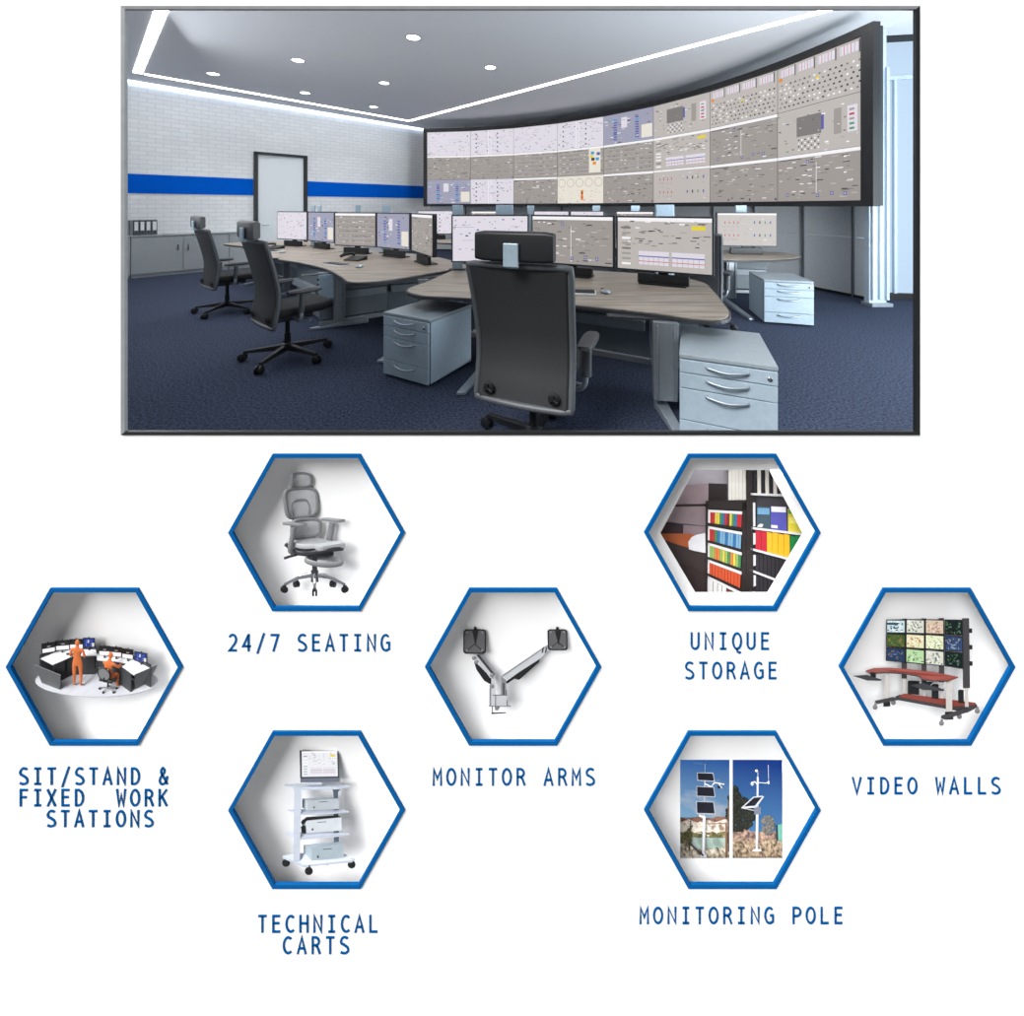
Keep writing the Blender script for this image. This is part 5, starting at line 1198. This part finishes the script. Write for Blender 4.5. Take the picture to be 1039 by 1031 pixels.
# --- storage scene seen through the inner hexagon
m = Mini(645+530*.18287, 455+470*.18287, 1, .45, 0, 0, -.04, behind=True); cv = lambda x, y: ((x-530)/5.468, (470-y)/5.468)
mWL = M_('storage_wall_lilac_grey', (170, 166, 178), .8); mMV = M_('cabinet_mauve_grey', (142, 126, 132), .55); mBKC = M_('bookcase_black_brown', (42, 36, 36), .5); mSH = M_('shelf_white', (220, 220, 222), .5); mWD = M_('desk_orange_wood', (176, 92, 52), .4)
Q = lambda *p: list(p)[::-1]
slab(m, Q((-40, 0), (1100, 0), (1100, 960), (-40, 960)), 20, 22, cv, mWL, 'wall_storage_scene', None, None, kind='structure')
slab(m, Q((240, 700), (420, 760), (420, 900), (200, 900)), 12, 14, cv, M_('storage_floor_grey', (120, 112, 120), .8), 'floor_storage_scene', None, None, kind='structure')
r = m.thing('wall_cabinet', 'mauve wall cabinet with dark end above the desk in the storage scene', 'cabinet', (0, 0, 0))
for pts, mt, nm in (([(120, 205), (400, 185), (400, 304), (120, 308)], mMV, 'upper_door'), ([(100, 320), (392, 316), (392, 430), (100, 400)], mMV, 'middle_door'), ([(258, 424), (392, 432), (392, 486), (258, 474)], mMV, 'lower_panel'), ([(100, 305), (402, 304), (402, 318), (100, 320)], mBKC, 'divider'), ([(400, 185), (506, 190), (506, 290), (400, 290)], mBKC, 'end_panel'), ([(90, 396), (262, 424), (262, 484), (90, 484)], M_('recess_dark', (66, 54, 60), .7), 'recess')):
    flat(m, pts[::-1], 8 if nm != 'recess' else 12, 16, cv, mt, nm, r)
r = m.thing('credenza', 'long dark credenza with an orange wooden top in the storage scene', 'credenza', (0, 0, 0))
flat(m, Q((60, 470), (300, 474), (410, 510), (410, 590), (60, 482)), 2, 16, cv, mWD, 'top', r)
for a, b in ((0, .42), (.44, 1)):
    f = lambda t, x: 500+(x-100)*.33+(240)*t
    flat(m, Q((60, f(a, 60)-8), (395, f(a, 395)-8), (395, f(b, 395)), (60, f(b, 60))), 1, 14, cv, M_('credenza_dark', (58, 46, 46), .5), 'drawer_front', r)
mb = m.mb(); rng = random.Random(3)
P = [(295, 560), (290, 520), (310, 492), (340, 478), (385, 470), (388, 580), (330, 570)]
slab(m, P[::-1], -2, 4, cv, M_('bag_white', (222, 222, 226), .8), 'plastic_bag', 'white bag lying on the orange credenza top', 'bag')
r = m.thing('bookcase', 'narrow black bookcase with five angled shelves of coloured books', 'bookcase', (0, 0, 0))
flat(m, Q((386, 288), (620, 284), (620, 345), (386, 330)), -1, 12, cv, mBKC, 'header', r); flat(m, Q((386, 300), (400, 300), (400, 820), (386, 800)), -1, 12, cv, mBKC, 'side_panel', r); flat(m, Q((592, 300), (632, 300), (632, 900), (584, 900)), -1, 12, cv, mBKC, 'side_panel', r)
flat(m, Q((396, 320), (600, 320), (600, 900), (396, 900)), 8, 10, cv, mBKC, 'back_panel', r)
ROW = [((400, 338), (596, 350), (592, 440), (400, 412)), ((397, 430), (592, 465), (588, 560), (397, 508)), ((397, 522), (590, 577), (587, 665), (397, 600)), ((397, 614), (588, 682), (584, 772), (397, 690)), ((397, 704), (584, 790), (580, 870), (397, 790))]
COL = dict(red=(186, 50, 52), yellow=(214, 196, 80), green=(70, 136, 84), blue=(50, 110, 168), orange=(214, 124, 64), pale_blue=(120, 166, 196), lime=(146, 176, 96), white=(226, 226, 226), brick=(204, 84, 50), grey=(150, 150, 154), maroon=(110, 50, 50))
RB = [['red', 'red', 'yellow', 'yellow', 'green', 'blue', 'red', 'maroon', 'yellow', 'green', 'blue', 'red', 'red'], ['red', 'red', 'green', 'blue', 'pale_blue', 'pale_blue', 'blue', 'pale_blue', 'pale_blue', 'blue', 'pale_blue', 'pale_blue'],
      ['lime', 'lime', 'orange', 'orange', 'lime', 'yellow', 'lime', 'green', 'orange', 'yellow', 'lime', 'green'], ['brick']*10, ['white', 'white', 'white', 'white', 'maroon', 'maroon', 'maroon']]
OR = ['first', 'second', 'third', 'fourth', 'fifth', 'sixth', 'seventh', 'eighth', 'ninth', 'tenth', 'eleventh', 'twelfth', 'thirteenth', 'fourteenth']
RN = ['top', 'second', 'third', 'fourth', 'lowest']
for ri, (tl, tr, br, bl) in enumerate(ROW):
    lp = lambda a, b, t: (a[0]+(b[0]-a[0])*t, a[1]+(b[1]-a[1])*t)
    flat(m, [tl, (tl[0], tl[1]+14), (tr[0], tr[1]+16), tr], 0, 7, cv, mSH, 'shelf_label_strip', r)
    flat(m, [bl, (bl[0], bl[1]+14), (br[0], br[1]+14), br], 0, 8, cv, mBKC, 'shelf', r)
    flat(m, [tl, bl, (bl[0]+12, bl[1]+3), (tl[0]+12, tl[1]+3)], 0, 7, cv, mSH, 'shelf_bracket', r)
    n = len(RB[ri])
    for i, cn in enumerate(RB[ri]):
        t0, t1 = .06+.92*i/n, .06+.92*(i+.88)/n; hh = .16+.05*((i*7) % 3)/3
        a, b, c_, d_ = lp(tl, tr, t0), lp(tl, tr, t1), lp(bl, br, t1), lp(bl, br, t0)
        pts = [lp(a, d_, hh), lp(a, d_, .99), lp(b, c_, .99), lp(b, c_, hh)]
        slab(m, pts, 1+.4*(i % 2), 7, cv, M_('book_'+cn, COL[cn], .55), 'book', '%s book, %s from left on the %s shelf of the narrow bookcase' % (cn.replace('_', ' '), OR[i], RN[ri]), 'book', 'books on the %s shelf' % RN[ri])
for i in range(5):
    x0 = 515+20*i; slab(m, [(x0, 122-40), (x0, 284), (x0+18.5, 284), (x0+18.5, 122-40)], 3+.5*(i % 2), 10, cv, M_('binder_ivory', (216, 214, 208), .6), 'binder', 'tall ivory binder, %s from left on top of the narrow bookcase' % OR[i], 'binder', 'ivory binders')
r = m.thing('bookcase', 'tall black bookcase with white shelves at the right of the storage scene', 'bookcase', (0, 0, 0))
flat(m, Q((616, 60), (650, 60), (650, 900), (616, 900)), -3, 12, cv, mBKC, 'side_panel', r)
flat(m, Q((640, 60), (1000, 60), (1000, 900), (640, 900)), 12, 14, cv, M_('bookcase_back_grey', (70, 68, 72), .6), 'back_panel', r)
SH = [((640, 246), (1000, 262)), ((640, 436), (1000, 480)), ((634, 550), (1000, 645)), ((630, 665), (1000, 800)), ((630, 775), (1000, 950))]
for (a, b) in SH: flat(m, [a, (a[0], a[1]+12), (b[0], b[1]+14), b], -3, 12, cv, mSH, 'shelf', r)
for y0, y1 in ((260, 300), (300, 436), (470, 535), (590, 650), (700, 760)): flat(m, [(650, y0), (650, y1), (664, y1-4), (664, y0)], -1, 11, cv, mSH if y0 != 260 else mBKC, 'shelf_bracket', r)
def shelfbook(x0, x1, yt, k_, cn, c, label, grp, y0=0, name='book'):
    a, b = SH[k_]; yb = lambda x: a[1]+(b[1]-a[1])*(x-a[0])/(b[0]-a[0])-1; dy = yb(x1)-yb(x0)
    slab(m, [(x0, yt), (x0, yb(x0)), (x1, yb(x1)), (x1, yt+dy)], y0, y0+9, cv, M_('book_'+cn, c, .5), name, label, 'binder' if name == 'binder' else 'book', grp)
for i in range(7):
    x0 = 655+22*i; shelfbook(x0, x0+20, 70, 0, 'binder_black' if i % 2 == 0 else 'binder_pale', (38, 38, 42) if i % 2 == 0 else (216, 212, 206), '%s binder, %s from left on the top right shelf' % ('black' if i % 2 == 0 else 'pale', OR[i]), 'binders on the top right shelf', 1, 'binder')
for x0, x1, yt, cn, c, lb in ((672, 746, 318, 'brochure_night', (62, 84, 96), 'dark landscape brochure standing on the right bookcase'), (748, 836, 320, 'brochure_violet', (84, 84, 170), 'violet and white brochure standing in the middle of the right shelf'), (842, 930, 336, 'brochure_yellow', (214, 200, 70), 'yellow and green brochure standing at the right end of the shelf')):
    shelfbook(x0, x1, yt, 1, cn, c, lb, 'brochures standing face out', 0, 'brochure')
for pts, c, nm in (([(752, 322), (752, 352), (832, 356), (832, 326)], (232, 232, 240), 'title_band'), ([(676, 330), (676, 365), (742, 368), (742, 332)], (110, 160, 196), 'cover_sky'), ([(850, 380), (850, 415), (900, 420), (900, 384)], (236, 224, 120), 'cover_spot'), ([(844, 340), (844, 362), (920, 372), (920, 346)], (90, 150, 70), 'cover_band'), ([(690, 418), (672, 434), (700, 438), (708, 422)], (232, 232, 232), 'price_card'), ([(750, 425), (750, 440), (785, 444), (785, 428)], (232, 232, 232), 'price_card')):
    o = slab(m, pts, -.4, -.1, cv, M_('brochure_'+nm, c, .6), nm, None, None)
    par = {'title_band': 1, 'cover_sky': 0, 'cover_spot': 2, 'cover_band': 2, 'price_card': None}[nm]
    bs = [q for q in m.roots if q.name.startswith('brochure')]
    if par is None: tag(o, 'small white card at the foot of the %s brochure' % ('dark' if pts[0][0] < 700 else 'violet'), 'card')
    else: m.roots.remove(o); b_ = bs[par]; o.location = o.location-b_.location; o.parent = b_
for i in range(9):
    cn, c = (('crimson', (190, 36, 54)) if i < 2 else ('amber', (232, 176, 44)) if i < 6 else ('emerald', (30, 120, 66)))
    x0 = 664+31*i; shelfbook(x0, x0+29.5, 452+10*(i//2), 2, cn, c, '%s book, %s from left on the row below the brochures' % (cn, OR[i]), 'thick books below the brochures')
for k_, yt in ((3, 585), (4, 700)):
    for i in range(9):
        x0 = 664+21*i; shelfbook(x0, x0+19, yt+6*i*0, k_, 'charcoal', (48, 46, 52), 'charcoal binder, %s from left on the %s shelf of the tall bookcase' % (OR[i], 'fourth' if k_ == 3 else 'bottom'), 'charcoal binders', 1, 'binder')
m.settle()

# --- two outdoor pole scenes
m = Mini(645+530*.18287, 735+470*.18287, 1, .45, 0, 0, -.04, behind=True); cv = lambda x, y: ((x-530)/5.468, (470-y)/5.468)
def T7(x, y, d=0): a, b = cv(x, y); return (a, d, b)
ztop = (m.A @ Vector(T7(0, 150)))[2]; zbot = (m.A @ Vector(T7(0, 560)))[2]
def skyp(x0, x1, mt, nm):
    mb = m.mb(); mb.hexa([T7(x0, 800, 14), T7(x1, 800, 14), T7(x1, 120, 14), T7(x0, 120, 14)], [T7(x0, 800, 15), T7(x1, 800, 15), T7(x1, 120, 15), T7(x0, 120, 15)])
    o = mb.build(nm, mt); o.location = m.o; m.roots.append(o); tag(o, kind='structure')
skyp(190, 529, sky_mat('sky_left', (20, 92, 176), (150, 196, 230), zbot, ztop, True), 'sky_left')
skyp(529, 870, sky_mat('sky_right', (22, 70, 160), (96, 160, 220), zbot, ztop), 'sky_right')
def relief(x0, x1, top, yb, d0, d1, mt, nm, label, cat_, seed, amp=1., kind='structure'):
    rng = random.Random(seed); nx, nz = 26, 12; mb = m.mb(); vs = []
    for j in range(nz+1):
        for i in range(nx+1):
            x = x0+(x1-x0)*i/nx; t = top(x) if callable(top) else top; y = t+(yb-t)*j/nz
            n = (rng.random()-.5)*amp if 0 < j else 0
            vs.append(T7(x, y+(rng.random()-.5)*8*(1 if j else .8), d0+(d1-d0)*j/nz+n))
    b = len(vs); vs += [T7(x0, yb, d0+1), T7(x1, yb, d0+1), T7(x1, top(x1) if callable(top) else top, d0+1), T7(x0, top(x0) if callable(top) else top, d0+1)]
    fs = [(j*(nx+1)+i, (j+1)*(nx+1)+i, (j+1)*(nx+1)+i+1, j*(nx+1)+i+1) for j in range(nz) for i in range(nx)]+[(b, b+3, b+2, b+1)]
    mb.add(vs, fs); o = mb.build(nm, mt, smooth=30); o.location = m.o; m.roots.append(o)
    if kind == 'structure': tag(o, kind=kind)
    else: tag(o, label, cat_, kind=kind)
relief(200, 528, lambda x: 518+6*math.sin(x*.05), 560, 13, 12, rock('ridge_red_brown', (110, 70, 60), (140, 100, 84), (120, 84, 60)), 'hill_ridge', None, None, 1)
relief(200, 528, lambda x: 536+8*math.sin(x*.06), 620, 12, 9, rock('cliff_pale', (140, 120, 100), (226, 214, 200), (236, 226, 212), 60), 'cliff', None, None, 2, 2)
relief(200, 528, lambda x: 598+4*math.sin(x*.1), 660, 9, 7, rock('grass_olive', (70, 72, 40), (110, 104, 66), (150, 136, 96), 80), 'bank', None, None, 3)
relief(300, 500, 628, 690, 7, 5, rock('pool_pale', (120, 140, 130), (160, 178, 170), (176, 190, 184), 20), 'pool', None, None, 4, .3)
relief(200, 528, lambda x: 668+14*math.sin(x*.035+1)+(20 if 320 < x < 470 else 0), 790, 6, -3, rock('rocks_pale', (70, 64, 50), (170, 158, 138), (226, 216, 200), 70), 'rocky_ground', None, None, 5, 3.5)
mSTL = M_('pole_white_paint', (236, 236, 240), .4); mPV = M_('solar_cell_black', (22, 22, 34), .35); mFRM = M_('panel_frame_silver', (200, 204, 210), .35)
r = m.thing('monitoring_pole', 'white pole with three stacked solar panels and a camera, left outdoor scene', 'pole', T7(380, 720, -2))
oo = Vector(T7(380, 720, -2)); m_flat_o = oo
def flat7(pts, y0, y1, mt, nm, par):
    P = [cv(*p) for p in pts]; mb = m.mb(); n = len(P)
    vs = [Vector((a, y0, b))-m_flat_o for a, b in P]+[Vector((a, y1, b))-m_flat_o for a, b in P]
    mb.add(vs, [tuple(range(n)), tuple(range(n, 2*n))[::-1]]+[(i, (i+1) % n, n+(i+1) % n, n+i) for i in range(n)]); return mb.build(nm, mt, par)
def tube7(pts, rad, nm, mt, par, seg=8):
    mb = m.mb(); mb.tube([Vector(T7(*p))-m_flat_o for p in pts], rad, seg); return mb.build(nm, mt, par, 60)
tube7([(380, 724, -2), (380, 514, -2)], 1.45, 'lower_pole', mSTL, r); tube7([(380, 514, -2), (381, 262, -2)], .6, 'upper_pole', mFRM, r); tube7([(381, 262, -2), (381, 212, -2)], .2, 'lightning_rod', mFRM, r)
for tl, tr, br, bl in (((340, 267), (426, 270), (434, 312), (342, 306)), ((338, 345), (430, 350), (438, 400), (340, 396)), ((338, 430), (430, 433), (439, 495), (341, 492))):
    p = flat7([(tl[0]-4, tl[1]-4), (bl[0]-3, bl[1]+4), (br[0]+4, br[1]+4), (tr[0]+3, tr[1]-4)], -5.2, -4.4, mFRM, 'panel_frame', r); flat7([tl, bl, br, tr], -5.8, -5.1, mPV, 'solar_panel', r)
tube7([(381, 328, -3), (418, 345, -5), (436, 322, -5), (460, 326, -5), (492, 332, -5)], .75, 'camera_arm', mSTL, r); tube7([(462, 330, -5), (478, 355, -5)], .5, 'strut', mSTL, r)
mb = m.mb(); mb.ball(tuple(Vector(T7(461, 347, -5))-oo), 1.7); mb.build('camera_dome', BLACK, r, 60)
flat7([(352, 500), (352, 512), (388, 526), (388, 512)], -4, -1, mSTL, 'bracket', r); flat7([(364, 716), (360, 734), (398, 734), (394, 716)], -5, 0, mSTL, 'foot_plate', r)
mWP = M_('wood_post_brown', (140, 104, 80), .8)
m_flat_o = Vector(T7(502, 730, 0)); r = m.thing('fence_post', 'brown wooden fence posts and rail at the right of the left outdoor scene', 'fence', T7(502, 730, 0))
tube7([(503, 735, 0), (502, 545, 0)], 1.0, 'post', mWP, r); tube7([(518, 700, 3), (516, 430, 3)], 1.1, 'post', M_('wood_post_dark', (92, 80, 70), .8), r); tube7([(400, 552, 2), (502, 550, 0)], .5, 'rail', mWP, r)
m_flat_o = Vector(T7(300, 680, 1)); r = m.thing('young_tree', 'dark slim tree left of the white pole, left outdoor scene', 'tree', T7(300, 680, 1))
tube7([(300, 690, 1), (302, 600, 1), (306, 525, 1)], [.6, .5, .3], 'trunk', M_('bark_dark', (50, 46, 36), .9), r)
mb = m.mb(); rng = random.Random(2)
for i in range(26): mb.ball(tuple(Vector(T7(298+rng.gauss(0, 6), 560+rng.random()*110, 1+rng.gauss(0, 1)))-m_flat_o), 1.0+rng.random()*.8, seg=6, rings=4)
mb.build('foliage', rock('foliage_olive', (40, 46, 26), (70, 74, 40), (104, 100, 60), 200), r)
m_flat_o = Vector(T7(340, 690, -3)); r = m.thing('black_pipe', 'black hose running down the rocks to the foot of the left pole', 'hose', T7(340, 690, -3))
tube7([(302, 650, -1), (318, 672, -3), (350, 700, -5), (378, 722, -7)], .9, 'hose', M_('hose_black_violet', (50, 44, 60), .5), r)
# right scene
relief(530, 860, lambda x: 588+8*math.sin(x*.05)+(10 if x > 640 else 0), 660, 12, 5, rock('scrub_mauve', (90, 72, 66), (156, 128, 114), (190, 160, 140), 90), 'scrub_slope', None, None, 6, 2)
relief(530, 860, lambda x: 640+8*math.sin(x*.04), 800, 5, -3, rock('dry_grass', (70, 60, 48), (142, 122, 100), (186, 166, 140), 110), 'dry_ground', None, None, 7, 3)
def bush(name, label, cx, cy, rx, ry, n, seed, c, d=6, grp=None, sz=3.2):
    global m_flat_o
    m_flat_o = Vector(T7(cx, cy+ry, d)); r = m.thing(name, label, 'tree', T7(cx, cy+ry, d), grp); rng = random.Random(seed)
    tube7([(cx, cy+ry, d), (cx+4, cy, d)], [1, .5], 'trunk', M_('bark_dark', (50, 46, 36), .9), r)
    mb = m.mb()
    for i in range(n):
        a = rng.random()*2*PI; q = math.sqrt(rng.random()); mb.ball(tuple(Vector(T7(cx+rx*q*math.cos(a), cy+ry*q*math.sin(a), d+rng.gauss(0, 1.2)))-m_flat_o), sz*(.5+rng.random()*.7), seg=6, rings=4)
    mb.build('foliage', c, r)
mBU = rock('foliage_near_black', (14, 18, 14), (30, 36, 26), (50, 52, 40), 260)
bush('dark_tree', 'big near-black tree at the left of the right outdoor scene', 580, 500, 75, 90, 150, 1, mBU)
bush('dark_bush', 'near-black bush hanging at the left edge of the right outdoor scene', 548, 410, 22, 60, 50, 2, mBU)
bush('grey_tree', 'grey leafless tree at the right of the white pole', 732, 560, 34, 48, 70, 3, rock('foliage_grey_brown', (70, 70, 62), (116, 112, 104), (140, 136, 130), 300), 7, sz=2)
m_flat_o = Vector(T7(802, 640, 8)); r = m.thing('green_shed', 'pale green shed at the right edge of the right outdoor scene', 'shed', T7(802, 640, 8))
flat7([(786, 556), (786, 650), (860, 655), (860, 545)], 6, 10, M_('shed_teal', (110, 180, 160), .6), 'wall', r); flat7([(774, 560), (774, 645), (784, 645), (784, 556)], 5, 7, mDK, 'door_post', r)
m_flat_o = Vector(T7(670, 690, -2)); oo = m_flat_o
r = m.thing('monitoring_pole', 'white pole with weather instruments and one tilted solar panel, right outdoor scene', 'pole', T7(670, 690, -2))
tube7([(669, 694, -2), (674, 470, -2)], 1.25, 'lower_pole', mSTL, r); tube7([(675, 470, -2), (679, 290, -2)], .95, 'upper_pole', mSTL, r); tube7([(679, 290, -2), (680, 262, -2)], .35, 'mast', mFRM, r)
mb = m.mb(); mb.ball(tuple(Vector(T7(672, 256, -3))-oo), (1.7, 1.4, 1.5)); mb.build('rain_gauge', mSTL, r, 60)
tube7([(680, 268, -2), (700, 260, -2), (712, 256, -2)], .3, 'wind_vane', mDK, r, 6)
tube7([(681, 322, -2), (722, 326, -2), (738, 322, -2)], .4, 'side_arm', mSTL, r, 6); tube7([(739, 330, -2), (738, 222, -2)], .28, 'antenna', mSTL, r, 6); tube7([(739, 332, -2), (739, 314, -2)], .8, 'antenna_base', mSTL, r)
tube7([(676, 332, -2), (662, 318, -3), (644, 322, -3), (642, 330, -3)], .8, 'camera_arm', mSTL, r); mb = m.mb(); mb.ball(tuple(Vector(T7(648, 332, -3))-oo), 1.7); mb.build('camera_dome', mFRM, r, 60)
flat7([(586, 462), (590, 468), (668, 462), (712, 402), (700, 396), (652, 402)], -5, -4, mFRM, 'panel_frame', r); flat7([(602, 456), (660, 452), (700, 404), (655, 408)], -5.8, -4.9, mPV, 'solar_panel', r)
tube7([(588, 464, -5), (655, 478, -3), (690, 486, -3)], .4, 'panel_strut', mFRM, r, 6)
flat7([(656, 460), (656, 500), (692, 500), (692, 458)], -4, -1, M_('box_grey', (110, 116, 130), .5), 'control_box', r); flat7([(648, 688), (644, 700), (694, 698), (688, 686)], -4, 0, mSTL, 'foot_plate', r)
m.settle()
# added, unseen fill lamps behind the back plate brighten the recessed scenes
for px, py, e_ in ((742, 478, .55), (742, 770, .35)):
    p = W3(px, py, DB+.012); light('scene_fill', 'AREA', p, e_, (1, .97, .93), to=p+Vector((.02, .10, -.12)), shape='RECTANGLE', size=.45, size_y=.015)
